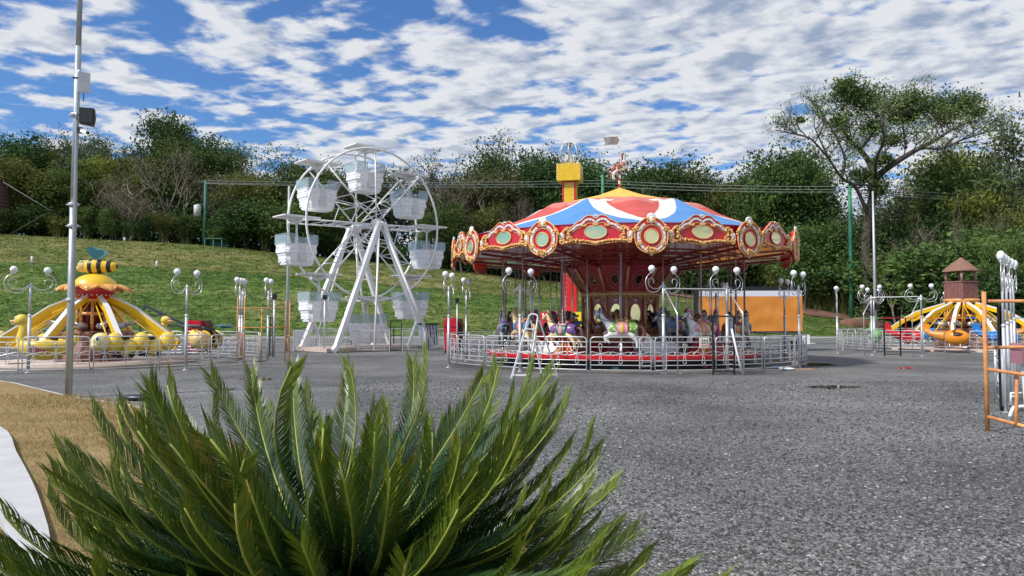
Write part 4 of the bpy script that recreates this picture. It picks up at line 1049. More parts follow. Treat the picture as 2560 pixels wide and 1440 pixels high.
def horse_meshes(pose):
    V = [(-.36, 0, .02), (-.05, 0, -.02), (.27, 0, .02), (.44, 0, .20), (.53, 0, .40), (.57, 0, .56), (.69, 0, .47), (.80, 0, .36)]
    Rr = [.175, .19, .18, .125, .09, .085, .065, .045]
    if pose: V[4:] = [(.58, 0, .36), (.66, 0, .52), (.78, 0, .50), (.90, 0, .50)]
    E = [(i, i + 1) for i in range(7)]
    def leg(root, pts, rs):
        prev = root
        for p, r_ in zip(pts, rs): V.append(p); Rr.append(r_); E.append((prev, len(V) - 1)); prev = len(V) - 1
    f1 = [(.36, .10, -.18), (.56, .10, -.22), (.50, .10, -.42)]; f2 = [(.34, -.10, -.18), (.50, -.10, -.30), (.36, -.10, -.46)]
    leg(2, f1, (.075, .045, .035)); leg(2, f2, (.075, .045, .035))
    leg(0, [(-.34, .11, -.20), (-.50, .11, -.38), (-.50, .11, -.62)], (.10, .05, .038)); leg(0, [(-.42, -.11, -.20), (-.60, -.11, -.34), (-.68, -.11, -.56)], (.10, .05, .038))
    body = skin_mesh('horse_body', V, E, Rr, None)
    hd = Vector(V[5]); nk = Vector(V[4]); wt = Vector(V[3])
    m = MB(); pts = smooth_path([tuple(wt + Vector((-.12, 0, .06))), tuple(nk + Vector((-.10, 0, .02))), tuple(hd + Vector((-.06, 0, .06))), tuple(hd + Vector((.06, 0, .07)))], 5)
    m.tube(pts, .05, 8, rad=[.03 + .035 * math.sin(PI * i / (len(pts) - 1)) + .012 * (i % 2) for i in range(len(pts))])
    for i in range(2, len(pts), 2): m.tube([pts[i], pts[i] + Vector((-.03, .07, -.09))], .02, 5, rad=[.03, .01]); m.tube([pts[i], pts[i] + Vector((-.03, -.07, -.09))], .02, 5, rad=[.03, .01])
    mane = m.mesh('mane', None)
    m = MB(); m.tube(smooth_path([(-.52, 0, .10), (-.68, 0, .06), (-.74, 0, -.18), (-.68, 0, -.40)], 4), .05, 8, rad=[.03 + .035 * math.sin(PI * i / 12) for i in range(13)]); tail = m.mesh('tail', None)
    m = MB()
    def shell(x0, x1, r0, r1, amin, amax, m, zc=0.0, n=12):
        o_ = len(m.v)
        for i in range(n + 1):
            a = amin + (amax - amin) * i / n
            for (x, r_) in ((x0, r0), ((x0 + x1) / 2, max(r0, r1) * 1.02), (x1, r1)): m.v.append((x, r_ * math.sin(a), zc + r_ * math.cos(a)))
        for i in range(n):
            for j in range(2): q_ = o_ + i * 3 + j; m.f.append((q_, q_ + 1, q_ + 4, q_ + 3)); m.m.append(m.mi); m.sm.append(True)
    shell(-.20, .14, .225, .225, R(-125), R(125), m, -.0); blanket = m.mesh('blanket', None)
    m = MB(); m.ball((-.02, 0, .20), (.19, .12, .055), 12, 6); m.ball((-.18, 0, .27), (.04, .11, .07), 10, 6); m.ball((.14, 0, .25), (.03, .04, .06), 8, 5)
    for s in (-1, 1): m.ball((-.02, s * .215, .02), (.09, .03, .15), 8, 6)
    saddle = m.mesh('saddle', None)
    m = MB(); shell(.18, .40, .215, .17, R(-150), R(150), m, .03); cloth = m.mesh('breast_cloth', None)
    m = MB(); shell(-.52, -.26, .15, .205, R(-140), R(140), m, .03); rump = m.mesh('rump_cloth', None)
    m = MB(); mz = Vector(V[7]); md_ = Vector(V[6])
    for p, r_ in ((mz.lerp(md_, .3), .062), (hd.lerp(md_, .45), .086)):
        ax = (mz - md_).normalized(); s1 = Vector((0, 1, 0)); s2 = ax.cross(s1)
        m.tube([p + (s1 * math.cos(2 * PI * j / 12) + s2 * math.sin(2 * PI * j / 12)) * r_ for j in range(12)], .009, 5, closed=True)
    for s in (-1, 1): m.tube([md_ + Vector((0, s * .07, 0)), nk + Vector((.1, s * .1, -.02)), Vector((.15, s * .13, .22))], .008, 5)
    bridle = m.mesh('bridle', BLACK)
    m = MB()
    for s in (-1, 1): m.tube([hd + Vector((-.01, s * .045, .05)), hd + Vector((-.01, s * .055, .15))], .02, 6, rad=[.028, .006])
    ear = m.mesh('ear', None)
    m = MB()
    for p in [V[10], V[13], V[16], V[19]]: m.ball((p[0], p[1], p[2] - .02), (.05, .042, .045), 8, 6)
    hoof = m.mesh('hoof', BLACK)
    return dict(body=body, mane=mane, tail=tail, blanket=blanket, saddle=saddle, cloth=cloth, rump=rump, bridle=bridle, ear=ear, hoof=hoof)
for me_ in ():
    pass
HM = [horse_meshes(0), horse_meshes(1)]
for d_ in HM:
    for k_, me_ in d_.items():
        if len(me_.materials) == 0 or me_.materials[0] is None:
            me_.materials.clear(); me_.materials.append(None)
def cm(name, c, dots=None):
    mm_ = mat(name, c, .35, 0, .12, 5, coat=.2)
    if dots and 'dotted' not in mm_:
        t = mm_.node_tree; b = t.nodes['Principled BSDF']; src = b.inputs['Base Color'].links[0].from_socket
        v = t.nodes.new('ShaderNodeTexVoronoi'); v.inputs['Scale'].default_value = 11; c_ = t.nodes.new('ShaderNodeTexCoord'); t.links.new(c_.outputs['Object'], v.inputs['Vector'])
        lt = t.nodes.new('ShaderNodeMath'); lt.operation = 'LESS_THAN'; lt.inputs[1].default_value = .34; t.links.new(v.outputs['Distance'], lt.inputs[0])
        mx = t.nodes.new('ShaderNodeMix'); mx.data_type = 'RGBA'; t.links.new(lt.outputs[0], mx.inputs[0]); t.links.new(src, mx.inputs[6]); mx.inputs[7].default_value = (*dots, 1)
        t.links.new(mx.outputs[2], b.inputs['Base Color']); mm_['dotted'] = 1
    return mm_
HW, HG, HCm, HB, HBr, HGy = cm('horse_white', (.74, .74, .72)), cm('horse_pale', (.62, .60, .56)), cm('horse_cream', (.74, .58, .30)), cm('horse_black', (.035, .05, .055)), cm('horse_brown', (.22, .08, .035)), cm('horse_grey', (.20, .23, .26))
MK, MBr, MPk, MGo = cm('mane_black', (.025, .02, .02)), cm('mane_brown', (.16, .06, .04)), cm('mane_pink', (.50, .08, .22)), cm('mane_gold', (.60, .34, .12))
GRN, PKD, PUR, BLU, REDC, ORC, TLC, WHD = cm('green_dots', (.20, .42, .06), (.8, .8, .55)), cm('pink_dots', (.80, .28, .36), (.85, .75, .72)), cm('purple', (.22, .10, .32)), cm('blue_cloth', (.10, .20, .34)), cm('red_cloth', (.45, .03, .04)), cm('orange_cloth', (.65, .24, .06)), cm('teal_cloth', (.04, .20, .16)), cm('white_cloth', (.72, .70, .66))
PINKC2, YCL = cm('rose_cloth', (.78, .30, .38)), cm('yellow_cloth', (.70, .50, .12))
SETS = [(HW, MBr, GRN, YCL, PINKC2, 'white horse with green dotted trappings'), (HW, MPk, PKD, PINKC2, YCL, 'white horse with pink trappings and saddle'), (HCm, MBr, PUR, PINKC2, TLC, 'cream horse with purple and pink saddle'),
        (HGy, MK, BLU, PUR, YCL, 'dark grey horse with purple saddle'), (HCm, MGo, BLU, ORC, PUR, 'cream horse with lilac and orange trappings'), (HBr, MBr, REDC, WHD, REDC, 'brown horse with red trappings'),
        (HG, MK, TLC, BLU, PINKC2, 'pale horse with green and blue saddle'), (HB, MK, REDC, ORC, BLU, 'black horse with red trappings'), (HW, MK, ORC, REDC, TLC, 'white horse with orange saddle'), (HG, MPk, REDC, PINKC2, PINKC2, 'pale horse with pink mane')]
def horse(parent, loc, rz, st, pose=0, pole=None, nm='carousel_horse', sc=1.0):
    o = link(nm, HM[pose]['body'], parent, loc, rz); o.scale = (sc, sc, sc)
    o.material_slots[0].link = 'OBJECT'; o.material_slots[0].material = st[0]; o['label'] = st[5]
    for k_, m_ in (('mane', st[1]), ('tail', st[1]), ('blanket', st[4]), ('saddle', st[3]), ('cloth', st[2]), ('rump', st[2]), ('bridle', None), ('ear', st[0]), ('hoof', None)):
        c = link({'cloth': 'breast_cloth', 'rump': 'rump_cloth'}.get(k_, k_), HM[pose][k_], o)
        if m_ is not None: c.material_slots[0].link = 'OBJECT'; c.material_slots[0].material = m_
    if pole: 
        c = link('pole', pole, o); c.location = (0, 0, 0.47 - loc[2]) if sc == 1 else (0, 0, 0)
    return o
m = MB(); m.tube([(0, 0, 0), (0, 0, 3.36)], .034, 10); POLE = m.mesh('pole', SPIRAL_)
m = MB(); m.tube([(0, 0, 0), (0, 0, 3.2)], .022, 8); POLE2 = m.mesh('pole', CHROME)
def ch(r, ph, z, si, pose, heading=-1):
    a = R(ph); return horse(ca, (r * math.sin(a), -r * math.cos(a), z), a + (PI if heading < 0 else 0), SETS[si], pose, POLE if r > 4.1 else POLE2)
rh = random.Random(21)
outer = [(-8, 1.30, 0, 1), (27, 1.30, 1, 0), (-33, 1.25, 2, 0), (-56, 1.35, 4, 0), (-80, 1.28, 3, 0), (52, 1.22, 8, 0), (76, 1.32, 6, 1), (100, 1.3, 9, 0), (126, 1.2, 5, 1), (152, 1.34, 2, 0), (178, 1.24, 7, 0), (-154, 1.3, 8, 1), (-128, 1.22, 1, 0), (-104, 1.34, 5, 1)]
for ph, z, si, po in outer: ch(4.62, ph, z, si, po)
for k_ in range(11):
    ph = -172 + 32.7 * k_; ch(3.55, ph, 1.18 + .28 * rh.random(), (k_ * 3 + 5) % 10, k_ % 2)
for k_ in range(9):
    ph = -168 + 40 * k_; ch(2.72, ph, 1.15 + .25 * rh.random(), (k_ * 7 + 3) % 10, (k_ + 1) % 2)
# extra plain brass rods between the horses
for k_ in range(10):
    a = R(12 + 36 * k_); link('rod', POLE2, ca, (4.1 * math.sin(a), -4.1 * math.cos(a), .47))
# ornate red and gold pedestals under chariot seats and white tub chariot
def pedestal(ph, r, lab):
    a = R(ph); q = Matrix.Translation((r * math.sin(a), -r * math.cos(a), .475)) @ Matrix.Rotation(a, 4, 'Z')
    m = MB(); m.prism([(-.50, 0), (.50, 0), (.50, .06), (.30, .16), (.19, .34), (.14, .62), (-.14, .62), (-.19, .34), (-.30, .16), (-.50, .06)], .30, q, z0=-.15); o = m.build('pedestal', RED, ca); o['label'] = lab
    m = MB()
    for s in (-1, 1): m.tube([q @ Vector((s * x, -.16, z)) for x, z in ((.5, .03), (.30, .14), (.19, .33), (.14, .62))], .022, 6)
    m.build('white_edge', SHELL, o); m = MB()
    for z, n in ((.08, 5), (.17, 3), (.30, 2), (.42, 1), (.54, 1)):
        for i in range(n): m.tube([q @ Vector((x, -.165, zz_)) for x, _, zz_ in spiral((i - (n - 1) / 2) * .14, z, .05, 1.2, i, 1 if i % 2 else -1, 8)], .013, 5)
    m.build('gold_ornament', mat('bright_gold', (.80, .45, .08), .35, .1, .2, 6), o)
pedestal(27, 4.62, 'red and gold flared pedestal under the pink horse')
pedestal(-33, 4.4, 'red and gold flared pedestal under the cream horse')
for ph, r, lab, mt_ in ((-46, 3.9, 'white curved chariot bench with red base', WHITE), (12, 3.4, 'white chariot bench behind the entrance gate', WHITE), (47, 3.7, 'red chariot bench', RED)):
    a = R(ph); q = Matrix.Translation((r * math.sin(a), -r * math.cos(a), .475)) @ Matrix.Rotation(a, 4, 'Z'); m = MB()
    for s in (-1, 1): m.prism(rnd_poly([(-.6, .05), (.6, .05), (.62, .3), (.35, .42), (.1, .36), (-.2, .42), (-.5, .72), (-.66, .6)], 2), .05, q, z0=s * .38)
    o = m.build('chariot', mt_, ca); o['label'] = lab; m = MB(); m.add([q @ Vector(p) for p in ((-.35, -.34, .32), (.0, -.34, .32), (.0, .34, .32), (-.35, .34, .32), (-.5, -.34, .7), (-.5, .34, .7))], [(0, 1, 2, 3), (0, 3, 5, 4)]); m.build('seat', REDC, o)
# finial: candy pole with leaping horse and flag
STRI = mat('candy_stripes', (.8, .8, .8), .35); _t = STRI.node_tree; _wv = _t.nodes.new('ShaderNodeTexWave'); _wv.bands_direction = 'DIAGONAL'; _wv.inputs['Scale'].default_value = 2.4; _c = _t.nodes.new('ShaderNodeTexCoord'); _t.links.new(_c.outputs['Object'], _wv.inputs['Vector'])
_r = _t.nodes.new('ShaderNodeValToRGB'); _r.color_ramp.interpolation = 'CONSTANT'; _r.color_ramp.elements[0].color = (.45, .02, .04, 1); _r.color_ramp.elements[1].position = .5; _r.color_ramp.elements[1].color = (.8, .78, .76, 1); _t.links.new(_wv.outputs[0], _r.inputs[0]); _t.links.new(_r.outputs[0], _t.nodes['Principled BSDF'].inputs['Base Color'])
m = MB(); m.tube([(0, 0, 6.75), (0, 0, 7.45)], .055, 10); m.tube([(0, 0, 7.45), (-.02, 0, 8.85)], .016, 6); fp = m.build('finial_pole', STRI, ca)
fh = horse(ca, (-.02, 0, 7.62), R(6), (HW, MBr, cm('faded_rose', (.42, .16, .12)), cm('tan_leather', (.30, .16, .12)), cm('faded_red2', (.42, .12, .09)), 'small weathered leaping horse on the roof finial'), 0, None, 'finial_horse', .66); fh.rotation_euler = (0, R(-24), R(6))
m = MB(); n = 10
for i in range(n + 1):
    x = -.60 * i / n; yv = .03 * math.sin(i * .8)
    top_, bot = 8.84 - .05 * i / n, 8.52 - .05 * i / n
    if i == n: m.v += [(x, yv, top_), (x + .12, yv, (top_ + bot) / 2), (x, yv, bot)]
    else: m.v += [(x, yv, top_), (x, yv, (top_ + bot) / 2), (x, yv, bot)]
for i in range(n):
    for j in range(2): q_ = i * 3 + j; m.f.append((q_, q_ + 3, q_ + 4, q_ + 1)); m.m.append(0); m.sm.append(True)
m.xf(Matrix.Translation((-.02, 0, 0))); m.build('flag', mat('weathered_flag', (.34, .32, .29), .8, 0, .3, 8, trans=.3), ca)

# ================================================================== FERRIS WHEEL
FX = (914 - 1280) / F * 40.0; FZ = 6.72
fw = thing('ferris_wheel', 'white steel ferris wheel with eight glazed white cabins', 'ferris wheel', (FX, 40.0, 0), R(43))
RW, HD = 4.06, 1.0
for s, nm in ((-1, 'front'), (1, 'rear')):
    m = MB(); m.tube([(RW * math.cos(2 * PI * j / 64), s * HD, FZ + RW * math.sin(2 * PI * j / 64)) for j in range(64)], .058, 8, closed=True); m.build('rim_ring', WHITE, fw)
    m = MB(); q = Matrix.Translation((0, s * HD, FZ)) @ Matrix.Rotation(PI / 2, 4, 'X'); i0 = len(m.v); m.lathe([(.30, -.12), (.30, .12)], 16); m.lathe([(.12, -.4), (.12, .4)], 12); m.xf(q, i0); m.build('hub', WHITE, fw)
for k_ in range(8):
    th = PI / 4 * k_ + R(1.5); c, s_ = math.cos(th), math.sin(th); m = MB()
    for s in (-1, 1):
        m.tube([(.25 * c, s * HD, FZ + .25 * s_), (RW * c, s * HD, FZ + RW * s_)], .042, 6)
    for j, (r0, r1) in enumerate(((.5, 1.3), (1.3, 2.1), (2.1, 2.9))):
        s = -1 if j % 2 else 1
        m.tube([(r0 * c, s * HD, FZ + r0 * s_), (r1 * c, -s * HD, FZ + r1 * s_)], .028, 6); m.tube([(r1 * c, HD, FZ + r1 * s_), (r1 * c, -HD, FZ + r1 * s_)], .026, 6)
    th2 = th + PI / 4
    for s in (-1, 1): m.tube([(1.5 * c, s * HD, FZ + 1.5 * s_), (1.5 * math.cos(th2), s * HD, FZ + 1.5 * math.sin(th2))] if k_ % 2 else [(.7 * c, s * HD, FZ + .7 * s_), (1.9 * math.cos(th2), -s * HD, FZ + 1.9 * math.sin(th2))], .024, 6)
    m.build('spoke_truss', WHITE, fw)
m = MB(); m.tube([(0, -1.6, FZ), (0, 1.6, FZ)], .13, 12); m.build('axle', WHITE, fw)
for s in (-1, 1):
    for x in (-1, 1):
        m = MB(); m.beam((x * .1, s * 1.45, FZ + .05), (x * 2.75, s * 1.75, .25), .22, .30, up=(0, 1, 0))
        m.beam((x * 2.75, s * 1.75, .25), (x * 3.0, s * 1.78, .05), .22, .34, up=(0, 1, 0))
        m.beam((x * 2.2, s * 1.68, 1.6), (x * 1.5, s * 1.75, .05), .14, .14, up=(0, 1, 0))
        for j in range(9): t = .15 + .09 * j; m.tube([(x * (.1 + 2.65 * t) + x * .12, s * (1.45 + .3 * t), FZ * (1 - t)), (x * (.1 + 2.65 * t) + x * .26, s * (1.45 + .3 * t), FZ * (1 - t) + .04)], .02, 5)
        m.build('leg', WHITE, fw)
    m = MB(); m.tube([(.15, s * 1.5, FZ - .3), (2.2, s * 3.2, .1)], .07, 8); m.tube([(-.15, s * 1.5, FZ - .3), (-1.4, s * 3.1, .1)], .05, 8); m.build('outrigger', WHITE, fw)
m = MB(); m.box((0, 0, .12), (6.6, 3.6, .20)); m.build('platform', PINKC, fw)
m = MB(); m.box((2.55, -2.25, .82), (.85, .6, 1.1)); o_ = m.build('machine_skirt', mat('striped_skirt', (.5, .56, .62), .5, 0, .1, 3), fw)
m = MB(); m.box((2.55, -2.25, 1.41), (.95, .7, .07))
for i in range(4): m.beam((2.2 + i * .2, -2.56, 1.36), (2.34 + i * .2, -2.56, .28), .03, .04)
m.box((2.55, -2.556, .9), (.85, .02, .03)); m.build('black_strapping', BLACK, o_)
def tub(w0, d0, w1, d1, z0, z1):
    return [(-w0, -d0 + .15, z0), (-w0 + .15, -d0, z0), (w0 - .15, -d0, z0), (w0, -d0 + .15, z0), (w0, d0 - .15, z0), (w0 - .15, d0, z0), (-w0 + .15, d0, z0), (-w0, d0 - .15, z0)]
cab = link('cabin', None, fw)
m = MB(); prof = [(-2.26, .62, .42), (-2.24, .70, .50), (-2.0, .76, .55), (-1.80, .78, .57), (-1.785, .80, .59), (-1.66, .83, .61), (-1.65, .87, .64), (-1.48, .88, .65), (-1.47, .84, .62), (-1.25, .87, .65), (-1.22, .90, .68), (-1.20, .90, .68), (-1.20, .82, .60), (-1.9, .70, .48)]
for (z, a_, b_) in prof:
    c_ = .16; m.v += [(-a_, -b_ + c_, z), (-a_ + c_, -b_, z), (a_ - c_, -b_, z), (a_, -b_ + c_, z), (a_, b_ - c_, z), (a_ - c_, b_, z), (-a_ + c_, b_, z), (-a_, b_ - c_, z)]
for i in range(len(prof) - 1):
    for j in range(8): m.f.append((i * 8 + j, i * 8 + (j + 1) % 8, (i + 1) * 8 + (j + 1) % 8, (i + 1) * 8 + j)); m.m.append(0); m.sm.append(False)
m.f.append(tuple(range(7, -1, -1))); m.m.append(0); m.sm.append(False); e_ = (len(prof) - 1) * 8; m.f.append(tuple(e_ + j for j in range(8))); m.m.append(0); m.sm.append(False)
for s in (-1, 1):       # embossed squares
    for x in (-.52, .50): m.box((x, s * .655, -1.36), (.26, .03, .16)); 
    for x in (-.56, -.34, .34, .56): m.box((x, s * .572, -1.93), (.16, .03, .20))
    for y in (-.3, .3): m.box((s * .875, y, -1.36), (.03, .22, .03)); m.box((s * .885, y, -1.45), (.03, .3, .03)); m.box((s * .765, y, -1.95), (.04, .22, .05)); m.box((s * .755, y, -2.08), (.04, .22, .05))
m.build('tub', WPLAST, cab)
for s in (-1, 1): m = MB(); m.box((0.0, s * .63, -1.62), (.34, .08, .86)); m.box((0, s * .675, -1.65), (.22, .012, .7)); m.build('door', mat('door_white', (.70, .70, .70), .4, 0, .04, 3), cab)
m = MB()
for sx in (-1, 1):
    for sy in (-1, 1): m.box((sx * .54, sy * .64, -.96), (.56, .012, .47)); 
    m.box((sx * .855, 0, -.96), (.012, 1.25, .47))
gl = m.build('glass', GLASS, cab)
m = MB()
for sx in (-1, 1):
    for sy in (-1, 1):
        for x in (.25, .84): m.box((sx * x, sy * .645, -.96), (.025, .025, .49))
        m.box((sx * .545, sy * .645, -.715), (.6, .025, .02))
    m.box((sx * .86, 0, -.715), (.025, 1.27, .02))
m.build('window_frame', mat('frame_grey', (.45, .47, .48), .4, .3, .1, 3), cab)
m = MB(); m.tube([(0, 0, -1.25), (0, 0, .0)], .055, 8); m.tube([(0, -1.0, 0), (0, 1.0, 0)], .05, 8); m.build('hanger', WHITE, cab)
m = MB(); m.box((0, 0, .20), (1.95, 1.35, .055)); m.box((0, 0, .15), (1.8, .12, .06)); m.prism([(-.55, .15), (.55, .15), (.08, -.15), (-.08, -.15)], .06, z0=-.03)
m.box((0, -.64, .18), (1.95, .04, .09)); m.box((0, .64, .18), (1.95, .04, .09)); m.build('roof', WHITE, cab)
for k_ in range(8):
    th = PI / 4 * k_ + R(1.5); c = cab if k_ == 0 else copy_tree(cab, fw); c.location = (RW * math.cos(th), 0, FZ + RW * math.sin(th))
# picket fence round the ferris wheel
def picket(p, q, label):
    a, b = Vector((*p, 0)), Vector((*q, 0)); v = b - a; L_ = v.length
    o = thing('picket_fence', label, 'fence', tuple(a), math.atan2(v.y, v.x), 'grey picket fence round the ferris wheel')
    m = MB()
    for x in (0, L_): m.box((x, 0, .56), (.05, .05, 1.12))
    m.box((L_ / 2, 0, 1.08), (L_ - .05, .045, .04)); m.box((L_ / 2, 0, .12), (L_ - .05, .035, .03)); m.build('frame', STEEL, o)
    m = MB(); n = max(2, int(L_ / .13))
    for i in range(1, n): m.box((L_ * i / n, 0, .60), (.014, .014, .94))
    m.build('picket', STEEL, o)
xs = [-11.6, -9.9, -8.2, -6.65, -5.3, -3.9, -2.9]
G2 = lambda px, d: ((px - 1280) / F * d, d)
seg = [(G2(735, 38.3), G2(800, 37.9)), (G2(800, 37.9), G2(868, 37.6)), (G2(868, 37.6), G2(975, 37.4)), (G2(1006, 37.4), G2(1065, 37.6)), (G2(1065, 37.6), G2(1112, 38.6))]
nm_ = ['leftmost front section of the grey picket fence before the ferris wheel', 'second front section of the grey picket fence, before the left wheel legs', 'long front section of the grey picket fence under the wheel hub', 'front picket fence section before the black strapped machine skirt', 'rightmost front picket fence section beside the carousel lamps']
for (a, b), l_ in zip(seg, nm_): picket(a, b, l_)
seg = [(G2(735, 38.3), G2(775, 46.8)), (G2(775, 46.8), G2(880, 46.8)), (G2(880, 46.8), G2(985, 46.8)), (G2(985, 46.8), G2(1110, 46.8))]
nm_ = ['left side run of the grey picket fence going back beside the wheel', 'rear left section of the grey picket fence behind the wheel legs', 'rear middle section of the grey picket fence behind the lowest cabin', 'rear right section of the grey picket fence near the red bin']
for (a, b), l_ in zip(seg, nm_): picket(a, b, l_)

# ================================================================== DROP TOWER
dt = thing('drop_tower', 'yellow and red drop tower ride with a steel hoop globe on top', 'fairground ride', (*G2(1426, 46), 0), R(-12))
m = MB(); m.box((0, 0, 6.3), (.86, .86, 8.8)); m.build('mast', mat('tower_red', (.62, .02, .015), .3, 0, .1, 1, coat=.3), dt)
m = MB(); 
for s in (-1, 1): m.box((0, s * .436, 8.9), (.62, .02, 2.5)); m.box((s * .436, 0, 8.9), (.02, .62, 2.5))
m.build('mast_panel', YEL, dt)
m = MB()
for z in [2.2 + .28 * i for i in range(28)]:
    for s in (-.2, .2): m.ball((s, -.45, z), .028, 6, 4); m.ball((-.45, s, z), .028, 6, 4)
m.build('bulb', BULB, dt)
m = MB(); m.box((0, 0, 9.87 + .9), (1.48, 1.48, 1.05)); hd = m.build('head_box', YEL, dt)
m = MB()
for s in (-1, 1):
    for i in range(7): m.ball((s * .66, -.745, 10.35 + .14 * i), .028, 6, 4); m.ball((-.745, s * .66, 10.35 + .14 * i), .028, 6, 4)
for i in range(8): m.ball((-.6 + .17 * i, -.745, 11.22), .028, 6, 4)
m.build('bulb', BULB, hd)
m = MB(); m.box((-.746, .25, 10.7), (.02, .06, .75)); m.build('slot', BLACK, hd)
for k_ in range(4):
    a = PI * k_ / 4; m = MB(); pts = [(.70 * math.cos(t) * math.cos(a), .70 * math.cos(t) * math.sin(a), 12.02 + .72 * math.sin(t)) for t in [2 * PI * j / 32 for j in range(32)]]
    m.tube(pts, .035, 5, closed=True); m.build('globe_hoop', STEEL, dt)
m = MB(); m.lathe([(.25, 11.29), (.1, 11.45), (.04, 11.6)], 8); m.tube([(0, 0, 11.4), (0, 0, 12.7)], .03, 6); m.build('globe_stem', YEL, dt)
m = MB(); m.box((0, 0, .1), (2.4, 2.2, .2)); m.build('base', STEEL, dt)
m = MB(); m.prism([(-1.3, 1.2), (1.0, 1.2), (1.0, 2.12), (-1.2, 2.08), (-1.5, 1.8)], 1.5, z0=-.75); m.build('seat_cover', mat('bright_yellow_cover', (.85, .70, .02), .6, 0, .08, 1, bump=.5, bscale=2.5), dt)
for s in (-1, 1):
    m = MB(); m.lathe([(.28, .6), (.34, 1.0), (.30, 2.0), (.12, 2.15)], 12, c=(-1.45 if s < 0 else -.75, -.95, 0)); m.build('seat', RED, dt)
m = MB(); m.box((0, 0, .75), (1.7, 1.3, .9)); m.build('car_body', MC['tower_red'], dt)

# ================================================================== OTHER THINGS
def box_thing(name, label, cat, px, d, ang=0): return thing(name, label, cat, (*G2(px, d), 0), ang)
# orange banner hoarding
o = thing('billboard', 'big crumpled orange banner with a white top band behind the carousel', 'billboard', (*G2(1874, 39.0), 0), R(-3))
m = MB(); wd = 255 / F * 39; zt = at(1874, 727, 39).z; z1 = at(1874, 741, 39).z; zb = at(1874, 828, 39).z
OB = mat('orange_banner', (.72, .27, .045), .38, 0, .07, .5, bump=1.0, bscale=.8)
nx, nz = 40, 14
def sheet(x0, x1, za, zb_, y, am):
    b = MB()
    for i in range(nx + 1):
        for j in range(nz + 1):
            x = x0 + (x1 - x0) * i / nx; z = za + (zb_ - za) * j / nz; b.v.append((x, y + am * noise.noise(Vector((x * .8 + z * .7, z * .5, 2))) + .3 * am * noise.noise(Vector((x * 2.5, z * 2, 7))), z))
    for i in range(nx):
        for j in range(nz): q = i * (nz + 1) + j; b.f.append((q, q + nz + 1, q + nz + 2, q + 1)); b.m.append(0); b.sm.append(True)
    return b
sheet(-wd / 2, wd / 2, zb, z1, -.10, .10).build('banner', OB, o); 
m = MB(); m.box((0, -.03, (zt + z1) / 2), (wd, .08, zt - z1)); m.build('top_band', mat('pale_band', (.70, .74, .80), .5, 0, .05, 1), o)
m = MB(); m.box((0, .6, (zt + zb) / 2 + .05), (wd + .02, 1.1, zt - zb + .35)); m.build('trailer_body', BLACK, o)
for x in (-wd / 2 + .3, 0, wd / 2 - .3): m = MB(); m.box((x, .5, .25), (.15, .8, .5)); m.build('leg', BLACK, o)
# bins
def bin_(px, d, col, label, h=1.15, w_=.62):
    o = box_thing('waste_bin', label, 'bin', px, d); o['group'] = 'lidded bins along the yard'
    m = MB(); m.prism([(-w_ * .42, .12), (w_ * .42, .12), (w_ / 2, h * .75), (-w_ / 2, h * .75)], w_ * .9, z0=-w_ * .45); m.build('body', col, o)
    m = MB(); m.prism([(-w_ * .54, h * .752), (w_ * .54, h * .752), (w_ * .50, h * .86), (w_ * .36, h), (-w_ * .36, h), (-w_ * .50, h * .86)], w_ * 1.0, z0=-w_ * .5); m.build('lid', col, o)
    m = MB(); 
    for s in (-1, 1): m.box((s * w_ * .4, 0, .06), (.05, w_ * .7, .12))
    m.build('stand', BLACK, o)
BRB = mat('brown_bin', (.10, .025, .02), .45)
RB = mat('red_bin', (.60, .01, .03), .35, 0, .1, 2)
bin_(491, 35.5, RB, 'red lidded bin behind the bee car at the right of the bee ride', 1.6, .66)
bin_(512, 35.9, BRB, 'brown lidded bin beside the red bin behind the bee ride', 1.6, .6)
bin_(1127, 37.0, RB, 'red lidded bin between the ferris wheel and the carousel', 1.72, .66)
bin_(1146, 37.6, BRB, 'brown lidded bin next to the red bin left of the carousel', 1.7, .5)
o = box_thing('cabinet', 'green cabin with dark blue window seen on the lawn behind carousel horses', 'cabinet', 1284, 55, R(5))
m = MB(); m.box((0, 0, 1.15), (1.35, 1.2, 1.6)); m.build('body', mat('sage_green', (.16, .30, .20), .5), o); m = MB(); m.box((.1, -.61, 1.3), (.85, .02, .8)); m.build('window', mat('blue_dark_glass', (.02, .06, .10), .1), o)
m = MB(); m.box((0, 0, 2.0), (1.5, 1.35, .1)); m.box((0, 0, .2), (1.2, 1.0, .4)); m.build('roof', MC['sage_green'], o)
# dark truss ramp behind bee ride
o = box_thing('truss_ramp', 'dark triangular steel truss lying behind the duck car of the bee ride', 'truss', 350, 35.0)
q0 = Vector((*G2(350, 35), 0))
PPt = lambda px, py, d: at(px, py, d) - q0
m = MB()
for dd in (34.6, 35.4):
    m.beam(PPt(361, 764, dd), PPt(350, 800, dd), .07, .07); m.beam(PPt(361, 764, dd), PPt(470, 815, dd), .08, .12); m.beam(PPt(352, 790, dd), PPt(412, 786, dd), .05, .05); m.beam(PPt(350, 813, dd), PPt(480, 816, dd), .08, .08); m.beam(PPt(350, 800, dd), PPt(350, 838, dd), .06, .06); m.beam(PPt(462, 815, dd), PPt(462, 838, dd), .06, .06)
m.build('frame', mat('dark_truss', (.05, .06, .07), .5, .3), o)
